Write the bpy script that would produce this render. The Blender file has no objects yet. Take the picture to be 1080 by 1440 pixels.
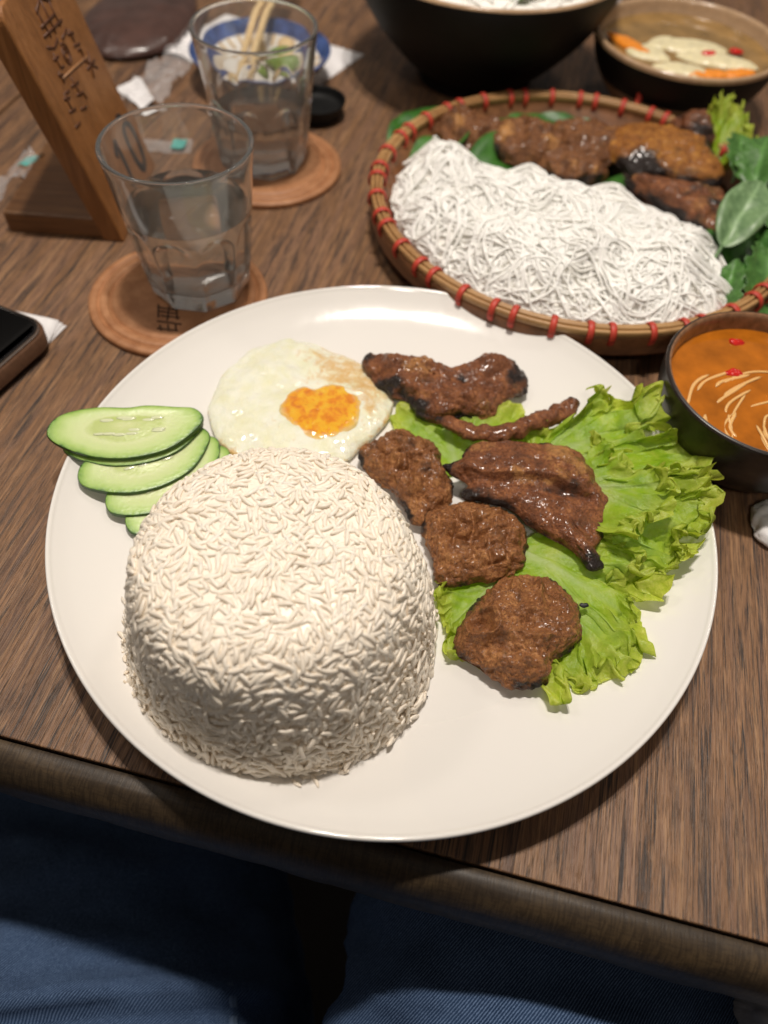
import bpy, math, random
import numpy as np
from mathutils import Matrix, Vector

# ------------------------------------------------------------------ camera, world, lamps
SC = bpy.context.scene
COL = SC.collection
CM = 0.01

cam_d = bpy.data.cameras.new('camera')
cam = bpy.data.objects.new('camera', cam_d)
COL.objects.link(cam)
cam_d.sensor_fit = 'VERTICAL'
cam_d.sensor_height = 36.0
cam_d.lens = 26.5
cam_d.clip_start = 0.01
cam_d.clip_end = 50
_r = Vector((0.99716264, 0.06105873, 0.04402837))
_u = Vector((-0.07527726, 0.80881642, 0.58322323))
_f = Vector((0.0, 0.58488275, -0.81111785))
M = Matrix.Identity(4)
for i in range(3):
    M[i][0], M[i][1], M[i][2] = _r[i], _u[i], -_f[i]
M[0][3], M[1][3], M[2][3] = -0.0535*CM, -18.9586*CM, 27.1233*CM
cam.matrix_world = M
cam_d.dof.use_dof = True
cam_d.dof.focus_distance = 0.283
cam_d.dof.aperture_fstop = 6.2
SC.camera = cam

world = bpy.data.worlds.new('World')
SC.world = world
world.use_nodes = True
world.node_tree.nodes['Background'].inputs[0].default_value = (1.0, 0.88, 0.77, 1)
world.node_tree.nodes['Background'].inputs[1].default_value = 0.13


def lamp(name, loc, size, power, color, aim=None, shape='DISK'):
    d = bpy.data.lights.new(name, 'AREA')
    d.shape = shape
    d.size = size*CM
    d.energy = power
    d.color = color
    o = bpy.data.objects.new(name, d)
    COL.objects.link(o)
    o.location = [c*CM for c in loc]
    v = Vector(aim if aim else (loc[0], loc[1], 0)) - Vector(loc)
    o.rotation_euler = v.to_track_quat('-Z', 'Y').to_euler()
    d.cycles.is_caustics_light = True
    return o


WARM = (1.0, 0.915, 0.825)
lamp('ceiling_or_fill_lamp', (-4.5, 19, 112), 4.5, 5.7, WARM)
lamp('ceiling_or_fill_lamp', (4.5, 19, 112), 4.5, 5.7, WARM)
lamp('ceiling_or_fill_lamp', (70, 120, 190), 26, 4.0, WARM, (0, 10, 0))  # unseen fill lamp, added far back on the right
lamp('ceiling_or_fill_lamp', (-110, 70, 190), 30, 4.0, WARM, (0, 10, 0))  # unseen fill lamp, added far off on the left
lamp('ceiling_or_fill_lamp', (0, -110, 152), 20, 4.4, WARM, (0, -5, 0))  # fill lamp added behind the diner to brighten the front of the rice

SC.view_settings.view_transform = 'Standard'
SC.view_settings.look = 'None'
SC.view_settings.exposure = 0.0
SC.view_settings.gamma = 1.0
SC.cycles.use_denoising = True
SC.cycles.max_bounces = 14
SC.cycles.diffuse_bounces = 8
SC.cycles.transmission_bounces = 12
SC.cycles.transparent_max_bounces = 16
SC.cycles.sample_clamp_indirect = 4.0
SC.cycles.sample_clamp_direct = 0.0

# ------------------------------------------------------------------ helpers
rng = np.random.default_rng(7)
random.seed(7)


def _hash(ix, iy, iz, s):
    h = (ix*374761393 + iy*668265263 + iz*2147483647 + s*1274126177) & 0xffffffff
    h = ((h ^ (h >> 13))*1274126177) & 0xffffffff
    h = ((h ^ (h >> 16))*2246822519) & 0xffffffff
    return ((h ^ (h >> 15)) & 0xffff)/32767.5 - 1.0


def noise(P, s=0):
    P = np.asarray(P, float)
    I = np.floor(P).astype(np.int64)
    F = P - I
    F = F*F*F*(F*(F*6-15)+10)
    out = 0
    for dx in (0, 1):
        wx = F[..., 0] if dx else 1-F[..., 0]
        for dy in (0, 1):
            wy = F[..., 1] if dy else 1-F[..., 1]
            for dz in (0, 1):
                wz = F[..., 2] if dz else 1-F[..., 2]
                out = out + wx*wy*wz*_hash(I[..., 0]+dx, I[..., 1]+dy, I[..., 2]+dz, s)
    return out


def fbm(P, oct=4, s=0, gain=0.5):
    P = np.asarray(P, float)
    a, t = 1.0, 0
    for k in range(oct):
        t = t + a*noise(P, s+k*17)
        P = P*2.03+3.1
        a *= gain
    return t


def worley(P, s=0):
    """distance to the nearest jittered cell point"""
    I = np.floor(P).astype(np.int64)
    best = np.full(P.shape[:-1], 9.0)
    for dx in (-1, 0, 1):
        for dy in (-1, 0, 1):
            for dz in (-1, 0, 1):
                c = I+np.array([dx, dy, dz])
                q = c+.5+.45*np.stack([_hash(c[..., 0], c[..., 1], c[..., 2], s+k) for k in (1, 2, 3)], -1)
                best = np.minimum(best, ((P-q)**2).sum(-1))
    return np.sqrt(best)


def sstep(a, b, x):
    t = np.clip((x-a)/(b-a), 0, 1)
    return t*t*(3-2*t)


LOC = {}


def thing(name, label, cat, loc=(0, 0, 0), rotz=0.0, group=None):
    o = bpy.data.objects.new(name, None)
    o.empty_display_size = 0.01
    COL.objects.link(o)
    o.location = [c*CM for c in loc]
    o.rotation_euler = (0, 0, rotz)
    LOC[o.name] = np.array(loc, float)
    tag(o, label, cat, group)
    return o


def tag(o, label=None, cat=None, group=None, kind=None):
    if label: o['label'] = label
    if cat: o['category'] = cat
    if group: o['group'] = group
    if kind: o['kind'] = kind
    return o


def mesh(name, V, F, mat=None, smooth=True, attrs=None):
    me = bpy.data.meshes.new(name)
    V = np.asarray(V, float)*CM
    if isinstance(F, np.ndarray):
        n = F.shape[1]
        me.vertices.add(len(V)); me.vertices.foreach_set('co', V.ravel())
        me.loops.add(F.size); me.loops.foreach_set('vertex_index', F.ravel().astype(np.int32))
        me.polygons.add(len(F)); me.polygons.foreach_set('loop_start', np.arange(0, F.size, n, dtype=np.int32))
        me.update(calc_edges=True)
    else:
        me.from_pydata(V.tolist(), [], F)
    if smooth:
        me.polygons.foreach_set('use_smooth', np.ones(len(me.polygons), bool))
    if attrs:
        for k, v in attrs.items():
            a = me.attributes.new(k, 'FLOAT', 'POINT')
            a.data.foreach_set('value', np.asarray(v, np.float32))
    if mat:
        me.materials.append(mat)
    me.update()
    return me


def obj(name, V, F, mat, parent=None, world=True, smooth=True, attrs=None, loc=None, me=None):
    """one mesh object; V in cm. world=True: V are scene coordinates; else local to the parent."""
    V = np.asarray(V, float) if V is not None else None
    off = np.zeros(3)
    if parent is not None and world:
        off = LOC[parent.name]
    if loc is not None:
        off = np.array(loc, float)
    if me is None:
        me = mesh(name, V-off, F, mat, smooth, attrs)
    o = bpy.data.objects.new(name, me)
    COL.objects.link(o)
    if parent is not None:
        o.parent = parent
        LOC[o.name] = LOC[parent.name]
    else:
        o.location = off*CM
        LOC[o.name] = off
    return o


def copy_tree(o, parent=None):
    c = o.copy()
    COL.objects.link(c)
    c.parent = parent
    LOC[c.name] = LOC[o.name]
    for ch in list(o.children):
        copy_tree(ch, c)
    return c


class MB:
    """collects several shells into one mesh"""
    def __init__(s): s.V, s.F, s.n = [], [], 0

    def add(s, V, F):
        V = np.asarray(V, float)
        s.V.append(V)
        s.F += [[i+s.n for i in f] for f in (F.tolist() if isinstance(F, np.ndarray) else F)]
        s.n += len(V)
        return s

    def out(s): return np.concatenate(s.V), s.F


def grid_faces(nu, nv, cu=False, cv=False):
    """faces of an nu x nv vertex grid (v fastest)"""
    a = np.arange(nu if cu else nu-1)[:, None]
    b = np.arange(nv if cv else nv-1)[None, :]
    a2, b2 = (a+1) % nu, (b+1) % nv
    return np.stack([a*nv+b+0*a, a2*nv+b, a2*nv+b2, a*nv+b2], -1).reshape(-1, 4)


def lathe(prof, n=96, c=(0, 0, 0), rfun=None):
    prof = np.array(prof, float)
    t = np.linspace(0, 2*np.pi, n, endpoint=False)
    r, z = prof[:, 0][:, None], prof[:, 1][:, None]
    R = r*np.ones_like(t)[None]
    if rfun is not None:
        R = rfun(R, z, t[None])
    V = np.stack([c[0]+R*np.cos(t), c[1]+R*np.sin(t), c[2]+z+0*R], -1).reshape(-1, 3)
    F = grid_faces(len(prof), n, False, True)
    pr = np.vstack([prof, [0, prof[-1, 1]], [0, prof[0, 1]]])
    if np.sum(pr[:, 0]*np.roll(pr[:, 1], -1)-np.roll(pr[:, 0], -1)*pr[:, 1]) > 0:
        F = F[:, ::-1]
    return V, F


def spl(P, n, closed=False):
    """Catmull-Rom resample of control points to n points"""
    P = np.array(P, float)
    k = len(P)
    m = k if closed else k-1
    t = np.linspace(0, m, n, endpoint=not closed)
    i = np.minimum(t.astype(int), m-1)
    f = (t-i)[:, None]
    g = (lambda j: P[j % k]) if closed else (lambda j: P[np.clip(j, 0, k-1)])
    a, b, c, d = g(i-1), g(i), g(i+1), g(i+2)
    return .5*((2*b)+(c-a)*f+(2*a-5*b+4*c-d)*f*f+(3*b-a-3*c+d)*f**3)


def smooth_prof(P, n=60): return spl(P, n)


def tube(C, rad, n=8, caps=True, flat=1.0, up=(0, 0, 1)):
    """swept tube along centreline C"""
    C = np.array(C, float)
    rad = np.ones(len(C))*rad
    T = np.gradient(C, axis=0)
    T /= np.linalg.norm(T, axis=1)[:, None]+1e-9
    A = np.cross(T, np.array(up, float))
    bad = np.linalg.norm(A, axis=1) < .05
    A[bad] = np.cross(T[bad], np.array([1., 0, 0]))
    A /= np.linalg.norm(A, axis=1)[:, None]
    B = np.cross(A, T)
    t = np.linspace(0, 2*np.pi, n, endpoint=False)
    V = C[:, None]+rad[:, None, None]*(A[:, None]*np.cos(t)[None, :, None]+flat*B[:, None]*np.sin(t)[None, :, None])
    V = V.reshape(-1, 3)
    F = grid_faces(len(C), n, False, True).tolist()
    if caps:
        F.append(list(range(n)))
        F.append([len(V)-1-i for i in range(n)])
    return V, F


def box(x0, x1, y0, y1, z0, z1):
    V = [(x, y, z) for x in (x0, x1) for y in (y0, y1) for z in (z0, z1)]
    F = [(0, 1, 3, 2), (4, 6, 7, 5), (0, 4, 5, 1), (2, 3, 7, 6), (0, 2, 6, 4), (1, 5, 7, 3)]
    return np.array(V, float), [list(f) for f in F]


def bevel(o, w, seg=3):
    m = o.modifiers.new('bevel', 'BEVEL')
    m.width = w*CM
    m.segments = seg
    m.limit_method = 'ANGLE'
    return o


def normals(V, F):
    q = V[F]
    fn = np.cross(q[:, 2]-q[:, 0], q[:, 3]-q[:, 1])
    N = np.zeros_like(V)
    for k in range(4):
        np.add.at(N, F[:, k], fn)
    return N/(np.linalg.norm(N, axis=1)[:, None]+1e-12)


def blob(outline, z0, th, nr=34, na=150, p=2.2, under=0.25, amp=0.12, freq=1.6, seed=0, edge=0.0, tilt=(0, 0), lumps=None, center=None, ridged=False, grit=0.0):
    """closed irregular slab: outline (cm) seen from above, flat-ish underside at z0, top th higher"""
    B = spl(outline, na, True)
    c = B.mean(0) if center is None else np.array(center, float)
    k = np.linspace(0, 1, nr)
    rho = np.sin(k*np.pi/2)
    top = []
    for r in rho[1:]:
        xy = c+(B-c)*r
        z = z0+under+(th-under)*(1-r**p)**.55
        top.append(np.c_[xy, z*np.ones(na)])
    bot = []
    for r in rho[1:-1][::-1]:
        xy = c+(B-c)*r
        z = z0+under*(1-(1-r**4)**.6)
        bot.append(np.c_[xy, z*np.ones(na)])
    V = np.array(top+bot)
    nrow = len(V)
    rh = np.concatenate([rho[1:], rho[1:-1][::-1]])
    istop = np.concatenate([np.ones(len(top)), np.zeros(len(bot))])
    V = V.reshape(-1, 3)
    R = np.repeat(rh, na)
    Tp = np.repeat(istop, na)
    F = grid_faces(nrow, na, False, True)
    V = np.concatenate([V, [[c[0], c[1], z0+th], [c[0], c[1], z0]]])
    R = np.concatenate([R, [0, 0]]); Tp = np.concatenate([Tp, [1, 0]])
    N = np.zeros_like(V)
    N[:-2] = normals(V[:-2], F)
    N[-2] = (0, 0, 1); N[-1] = (0, 0, -1)
    if N[:na, 2].mean() < 0:
        N[:-2] *= -1; F = F[:, ::-1]
        flip = True
    else:
        flip = False
    if lumps is not None:
        V[:, 2] += lumps(V[:, 0], V[:, 1], R)*Tp
    n = fbm(V*freq+seed*7.3, 5, seed, .5)
    if ridged:
        n = 0.8-1.6*np.abs(fbm(V*freq+seed*7.3, 4, seed, .5))
    if grit: n = n+grit/amp*(.55-worley(V*3.4+seed, seed))+.5*grit/amp*(.55-worley(V*6.5+seed, seed+9))
    V = V+N*(n*amp*(0.25+.75*np.maximum(Tp, .3)))[:, None]
    V[:, 2] = np.maximum(V[:, 2], z0-.02)
    V[:, 2] += tilt[0]*(V[:, 0]-c[0])+tilt[1]*(V[:, 1]-c[1])
    f = F.tolist()
    last = (nrow-1)*na
    for j in range(na):
        a, b = j, (j+1) % na
        t1 = [len(V)-2, a, b]; t2 = [len(V)-1, last+b, last+a]
        f.append(t1[::-1] if flip else t1); f.append(t2[::-1] if flip else t2)
    return V, f, R, Tp, n


def disc(cx, cy, rx, ry, n=12, j=.1, seed=0):
    r = np.random.default_rng(seed)
    return [(cx+rx*math.cos(2*np.pi*i/n)*(1+j*r.normal()), cy+ry*math.sin(2*np.pi*i/n)*(1+j*r.normal())) for i in range(n)]


# ------------------------------------------------------------------ materials
def newmat(name):
    m = bpy.data.materials.new(name)
    m.use_nodes = True
    return m, m.node_tree, m.node_tree.nodes['Principled BSDF']


def setp(b, **k):
    names = dict(base='Base Color', rough='Roughness', metal='Metallic', ior='IOR', trans='Transmission Weight', sss='Subsurface Weight',
                 sssr='Subsurface Radius', ssss='Subsurface Scale', coat='Coat Weight', coatr='Coat Roughness', spec='Specular IOR Level', alpha='Alpha', sheen='Sheen Weight')
    for a, v in k.items():
        if a in ('base',) and len(v) == 3: v = (*v, 1)
        b.inputs[names[a]].default_value = v


def N(nt, t, **k):
    n = nt.nodes.new(t)
    for a, v in k.items():
        if hasattr(n, a): setattr(n, a, v)
        else: n.inputs[a.replace('_', ' ')].default_value = v
    return n


def L(nt, a, b): nt.links.new(a, b)


def coords(nt, scale=(1, 1, 1), kind='Object', rot=(0, 0, 0)):
    tc = N(nt, 'ShaderNodeTexCoord')
    mp = N(nt, 'ShaderNodeMapping')
    mp.inputs['Scale'].default_value = [s*100 for s in scale]
    mp.inputs['Rotation'].default_value = rot
    L(nt, tc.outputs[kind], mp.inputs['Vector'])
    return mp.outputs[0]


def tnoise(nt, vec, scale=1.0, detail=3, rough=.55, dist=0.0):
    n = N(nt, 'ShaderNodeTexNoise')
    n.inputs['Scale'].default_value = scale
    n.inputs['Detail'].default_value = detail
    n.inputs['Roughness'].default_value = rough
    n.inputs['Distortion'].default_value = dist
    L(nt, vec, n.inputs['Vector'])
    return n.outputs['Fac']


def ramp(nt, fac, stops, interp='LINEAR'):
    r = N(nt, 'ShaderNodeValToRGB')
    r.color_ramp.interpolation = interp
    e = r.color_ramp.elements
    while len(e) < len(stops): e.new(.5)
    for i, (p, c) in enumerate(stops):
        e[i].position = p
        e[i].color = (*c, 1) if len(c) == 3 else c
    L(nt, fac, r.inputs[0])
    return r.outputs[0]


def g(v): return (v, v, v)


def mix(nt, fac, a, b, mode='MIX'):
    m = N(nt, 'ShaderNodeMix')
    m.data_type = 'RGBA'
    m.blend_type = mode
    for s, v in ((0, fac), (6, a), (7, b)):
        if hasattr(v, 'is_linked') or hasattr(v, 'node'): L(nt, v, m.inputs[s])
        else: m.inputs[s].default_value = v if s == 0 else ((*v, 1) if len(v) == 3 else v)
    return m.outputs[2]


def math_(nt, op, a, b=0.0):
    m = N(nt, 'ShaderNodeMath')
    m.operation = op
    for i, v in enumerate((a, b)):
        if hasattr(v, 'node'): L(nt, v, m.inputs[i])
        else: m.inputs[i].default_value = v
    return m.outputs[0]


def bump(nt, b, h, strength=.3, dist=.05):
    n = N(nt, 'ShaderNodeBump')
    n.inputs['Strength'].default_value = strength
    n.inputs['Distance'].default_value = dist*CM
    L(nt, h, n.inputs['Height'])
    L(nt, n.outputs[0], b.inputs['Normal'])
    return n


def attr(nt, name):
    a = N(nt, 'ShaderNodeAttribute')
    a.attribute_name = name
    return a.outputs['Fac']


def plain(name, base, rough=.5, var=0.0, vs=2.0, bumps=0.0, bs=8.0, **k):
    m, nt, b = newmat(name)
    setp(b, base=base, rough=rough, **k)
    if var:
        f = tnoise(nt, coords(nt), vs, 4)
        lo = tuple(c*(1-var) for c in base); hi = tuple(min(1, c*(1+var)) for c in base)
        L(nt, ramp(nt, f, [(.3, lo), (.7, hi)]), b.inputs['Base Color'])
    if bumps:
        bump(nt, b, tnoise(nt, coords(nt), bs, 4), bumps, .05)
    return m


def wood(name, lo, mid, hi, dark, along='y', s=1.0, rough=.42, coat=0.0, streak=1.0, bump_s=.35):
    m, nt, b = newmat(name)
    def sc(a, l): return (a*s, l*s, a*s) if along == 'y' else ((l*s, a*s, a*s) if along == 'x' else (a*s, a*s, l*s))
    big = tnoise(nt, coords(nt, sc(.35, .03)), 1, 4, .6, .4)
    med = tnoise(nt, coords(nt, sc(2.6, .13)), 1, 5, .65, .6)
    fine = tnoise(nt, coords(nt, sc(11, .45)), 1, 4, .7, .2)
    fine2 = tnoise(nt, coords(nt, sc(26, 1.1)), 1, 2, .6)
    a = math_(nt, 'ADD', math_(nt, 'MULTIPLY', med, .55), math_(nt, 'MULTIPLY', big, .45))
    c = ramp(nt, a, [(.36, lo), (.5, mid), (.64, hi)])
    c = mix(nt, math_(nt, 'MULTIPLY', ramp(nt, fine, [(.38, g(1)), (.52, g(0))]), .5*streak), c, dark)
    st = ramp(nt, tnoise(nt, coords(nt, sc(4.2, .15)), 1, 3, .6, .8), [(.60, g(0)), (.67, g(1))])
    st = math_(nt, 'MULTIPLY', st, ramp(nt, fine2, [(.35, g(.35)), (.6, g(1))]))
    c = mix(nt, math_(nt, 'MULTIPLY', st, .85*streak), c, dark)
    pore = ramp(nt, fine2, [(.34, g(1)), (.43, g(0))])
    c = mix(nt, math_(nt, 'MULTIPLY', pore, .45*streak), c, dark)
    L(nt, c, b.inputs['Base Color'])
    setp(b, rough=rough, coat=coat, coatr=.25)
    h = math_(nt, 'SUBTRACT', math_(nt, 'MULTIPLY', fine, .6), math_(nt, 'ADD', math_(nt, 'MULTIPLY', st, .4), math_(nt, 'MULTIPLY', pore, .3)))
    bump(nt, b, h, bump_s, .04)
    return m


MT = {}


def translucent(m, fac, tint=(1, 1, 1)):
    nt = m.node_tree
    b = nt.nodes['Principled BSDF']
    tr = N(nt, 'ShaderNodeBsdfTranslucent')
    src = b.inputs['Base Color']
    if src.is_linked: L(nt, mix(nt, 1.0, src.links[0].from_socket, tint, 'MULTIPLY'), tr.inputs['Color'])
    else: tr.inputs['Color'].default_value = [a*c for a, c in zip(src.default_value[:3], tint)]+[1]
    ms = N(nt, 'ShaderNodeMixShader')
    ms.inputs[0].default_value = fac
    L(nt, b.outputs[0], ms.inputs[1]); L(nt, tr.outputs[0], ms.inputs[2])
    L(nt, ms.outputs[0], nt.nodes['Material Output'].inputs['Surface'])
    return m


def tablemat():
    m, nt, b = newmat('dark_wood_laminate')
    big = tnoise(nt, coords(nt, (.22, .035, .22)), 1, 3, .6, .5)
    band = tnoise(nt, coords(nt, (1.1, .06, 1.1)), 1, 4, .6, 1.2)
    line = tnoise(nt, coords(nt, (7.5, .22, 7.5)), 1, 4, .7, .8)
    fine = tnoise(nt, coords(nt, (19, .42, 19)), 1, 3, .7, .3)
    hair = tnoise(nt, coords(nt, (34, 1.0, 34)), 1, 2, .6)
    a = math_(nt, 'ADD', math_(nt, 'MULTIPLY', band, .6), math_(nt, 'MULTIPLY', big, .4))
    c = ramp(nt, a, [(.36, (.13, .067, .040)), (.48, (.235, .120, .056)), (.56, (.205, .110, .066)), (.66, (.35, .195, .095))])
    c = mix(nt, ramp(nt, line, [(.50, g(0)), (.66, g(.65))]), c, (.42, .24, .12))
    c = mix(nt, ramp(nt, fine, [(.36, g(.85)), (.50, g(0))]), c, (.045, .028, .020))
    st = ramp(nt, tnoise(nt, coords(nt, (2.7, .11, 2.7)), 1, 4, .62, 1.6), [(.535, g(0)), (.58, g(1))])
    st = math_(nt, 'MULTIPLY', st, ramp(nt, fine, [(.40, g(1)), (.62, g(.35))]))
    c = mix(nt, math_(nt, 'MULTIPLY', st, .9), c, (.026, .022, .021))
    pore = ramp(nt, hair, [(.36, g(1)), (.44, g(0))])
    c = mix(nt, math_(nt, 'MULTIPLY', pore, .55), c, (.03, .02, .016))
    L(nt, c, b.inputs['Base Color'])
    setp(b, rough=.48, spec=.4)
    h = math_(nt, 'SUBTRACT', math_(nt, 'MULTIPLY', fine, .8), math_(nt, 'ADD', math_(nt, 'MULTIPLY', st, .35), math_(nt, 'MULTIPLY', pore, .4)))
    bump(nt, b, h, .45, .05)
    return m


MT['table'] = tablemat()
def nosingmat():
    m, nt, b = newmat('edge_wood')
    big = tnoise(nt, coords(nt, (.12, .5, .5)), 1, 4, .6, .8)
    dash = tnoise(nt, coords(nt, (9, 1.1, 1.1)), 1, 3, .6, 1.2)
    fine = tnoise(nt, coords(nt, (2.5, 14, 14)), 1, 3, .65)
    c = ramp(nt, big, [(.3, (.040, .028, .018)), (.5, (.075, .050, .027)), (.7, (.115, .074, .036))])
    c = mix(nt, ramp(nt, dash, [(.42, g(.55)), (.54, g(0))]), c, (.022, .015, .010))
    c = mix(nt, ramp(nt, fine, [(.36, g(.4)), (.5, g(0))]), c, (.022, .015, .010))
    L(nt, c, b.inputs['Base Color'])
    setp(b, rough=.45, spec=.35)
    bump(nt, b, dash, .25, .04)
    return m


MT['nosing'] = nosingmat()
MT['sign'] = wood('oak_board', (.20, .08, .024), (.30, .126, .040), (.40, .18, .066), (.07, .027, .009), along='z', s=1.3, rough=.35, streak=.5)
MT['base_wood'] = wood('oak_block', (.13, .055, .02), (.19, .085, .032), (.26, .13, .05), (.05, .02, .008), along='x', s=1.1, rough=.4, streak=.6)
MT['porcelain'] = plain('white_porcelain', (.80, .775, .735), .1, coat=.3, coatr=.03)
_nt = MT['porcelain'].node_tree
L(_nt, ramp(_nt, tnoise(_nt, coords(_nt), .8, 5, .7, .8), [(.40, g(.075)), (.65, g(.11))]), _nt.nodes['Principled BSDF'].inputs['Roughness'])


def leafmat():
    m, nt, b = newmat('lettuce_leaf')
    e = attr(nt, 'edge')
    n = tnoise(nt, coords(nt), .9, 5, .62)
    n2 = tnoise(nt, coords(nt), 4.0, 4, .65)
    base = ramp(nt, n, [(.3, (.25, .46, .016)), (.5, (.40, .62, .030)), (.7, (.58, .73, .09))])
    rim = ramp(nt, n2, [(.3, (.50, .62, .05)), (.7, (.74, .78, .17))])
    c = mix(nt, ramp(nt, math_(nt, 'ADD', e, math_(nt, 'MULTIPLY', math_(nt, 'SUBTRACT', n, .5), .5)), [(.62, g(0)), (1.02, g(1))]), base, rim)
    v = attr(nt, 'vein')
    c = mix(nt, v, c, (.62, .74, .36))
    L(nt, c, b.inputs['Base Color'])
    setp(b, rough=.3, spec=.45)
    bump(nt, b, math_(nt, 'ADD', n2, math_(nt, 'MULTIPLY', n, 1.0)), .6, .12)
    return translucent(m, .5, (1, 1, .5))


def herbmat(name, lo, hi, rough=.4):
    m, nt, b = newmat(name)
    n = tnoise(nt, coords(nt), 1.6, 4, .6)
    c = ramp(nt, n, [(.3, lo), (.7, hi)])
    v = attr(nt, 'vein')
    c = mix(nt, v, c, tuple(min(1, x*1.7+.03) for x in hi))
    L(nt, c, b.inputs['Base Color'])
    setp(b, rough=rough)
    bump(nt, b, n, .3, .06)
    return m


def meatmat(name, lo, mid, hi, char=(.018, .011, .009), rough=.38, gloss=.4, fibre=None):
    m, nt, b = newmat(name)
    n = tnoise(nt, coords(nt), 1.3, 5, .65, .5)
    n2 = tnoise(nt, coords(nt, fibre or (1, 1, 1)), 6, 5, .7, .4)
    n3 = tnoise(nt, coords(nt), 17, 4, .7)
    c = ramp(nt, math_(nt, 'ADD', math_(nt, 'MULTIPLY', n, .5), math_(nt, 'MULTIPLY', n2, .5)), [(.34, lo), (.5, mid), (.64, hi)])
    c = mix(nt, ramp(nt, n3, [(.36, g(.75)), (.47, g(0))]), c, tuple(x*.35 for x in lo))
    c = mix(nt, ramp(nt, n3, [(.58, g(0)), (.70, g(.5))]), c, tuple(min(1, x*1.5) for x in hi))
    ch = attr(nt, 'char')
    cf = ramp(nt, math_(nt, 'ADD', ch, math_(nt, 'MULTIPLY', math_(nt, 'SUBTRACT', n2, .5), 1.1)), [(.35, g(0)), (.75, g(1))])
    ft = ramp(nt, math_(nt, 'ADD', attr(nt, 'fat'), math_(nt, 'MULTIPLY', math_(nt, 'SUBTRACT', n2, .5), 1.2)), [(.35, g(0)), (.8, g(.8))])
    c = mix(nt, ft, c, (.55, .27, .085))
    c = mix(nt, cf, c, char)
    L(nt, c, b.inputs['Base Color'])
    L(nt, ramp(nt, math_(nt, 'ADD', math_(nt, 'MULTIPLY', n, .6), math_(nt, 'MULTIPLY', n3, .4)), [(.38, g(rough*.55)), (.62, g(min(1, rough*1.9)))]), b.inputs['Roughness'])
    L(nt, ramp(nt, n, [(.40, g(gloss)), (.6, g(gloss*.15))]), b.inputs['Coat Weight'])
    setp(b, coatr=.14, spec=.3)
    h = math_(nt, 'ADD', math_(nt, 'MULTIPLY', n2, .9), math_(nt, 'MULTIPLY', n3, .55))
    bump(nt, b, h, .9, .10)
    return m


MT['lettuce'] = leafmat()
MT['patty'] = meatmat('glazed_patty', (.115, .039, .013), (.27, .104, .034), (.50, .235, .085), rough=.36, gloss=.6)
MT['pork'] = meatmat('grilled_pork', (.075, .024, .010), (.205, .069, .026), (.42, .17, .064), rough=.33, gloss=.6)
MT['tray_patty'] = meatmat('browned_patty', (.085, .031, .012), (.19, .074, .027), (.35, .16, .06), rough=.38, gloss=.4)
MT['porkfat'] = meatmat('grilled_pork_orange', (.12, .038, .010), (.33, .12, .022), (.58, .28, .05), rough=.32, gloss=.45)


def ricemat():
    m, nt, b = newmat('steamed_rice')
    oi = N(nt, 'ShaderNodeObjectInfo')
    n = tnoise(nt, coords(nt, (1, 1, 1)), .55, 3)
    c = ramp(nt, n, [(.3, (.81, .725, .605)), (.7, (.88, .81, .71))])
    L(nt, c, b.inputs['Base Color'])
    setp(b, rough=.36, spec=.45)
    return m


MT['rice_core'] = plain('rice_core', (.88, .80, .68), .4)
MT['rice'] = ricemat()
setp(MT['rice'].node_tree.nodes['Principled BSDF'], sss=.75, sssr=(1, 1, 1), ssss=.00035)
MT['noodle'] = plain('rice_noodle', (.92, .91, .87), .28, sss=.75, sssr=(1, 1, 1), ssss=.0003)
MT['noodle_core'] = plain('noodle_core', (.90, .88, .83), .4)


def glassmat(name, ior, color=(1, 1, 1), rough=0.0):
    m, nt, b = newmat(name)
    setp(b, base=color, rough=rough, trans=1.0, ior=ior)
    return m


MT['glass'] = glassmat('clear_glass', 1.45, (.985, .995, .985))
MT['glass'].node_tree.nodes['Principled BSDF'].inputs['Transmission Weight'].default_value = .93
MT['water'] = glassmat('water', 1.333)


def plasticmat():
    m, nt, b = newmat('clear_wrapper')
    setp(b, base=(.95, .95, .97), rough=.08, alpha=.22, spec=.9, coat=1.0, coatr=.05)
    bump(nt, b, tnoise(nt, coords(nt), 2.5, 3, .6, 1.0), .6, .15)
    return m


MT['plastic'] = plasticmat()


def spot_attr_mat():
    m, nt, b = newmat('egg_white')
    n = tnoise(nt, coords(nt), 1.2, 4, .6)
    n2 = tnoise(nt, coords(nt), 2.6, 6, .72, .5)
    c = ramp(nt, n, [(.3, (.82, .81, .55)), (.62, (.87, .87, .73))])
    br = ramp(nt, math_(nt, 'ADD', attr(nt, 'brown'), math_(nt, 'MULTIPLY', math_(nt, 'SUBTRACT', n2, .5), 2.2)), [(.38, g(0)), (.62, g(.55)), (.95, g(1))])
    c = mix(nt, math_(nt, 'MULTIPLY', br, .85), c, (.70, .40, .09))
    L(nt, c, b.inputs['Base Color'])
    setp(b, rough=.22, coat=.9, coatr=.08, sss=.25, sssr=(1, .8, .5), ssss=.003)
    h = math_(nt, 'ADD', n2, math_(nt, 'MULTIPLY', tnoise(nt, coords(nt), 13, 2), .5))
    bump(nt, b, h, .8, .10)
    return m


MT['egg'] = spot_attr_mat()


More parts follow.
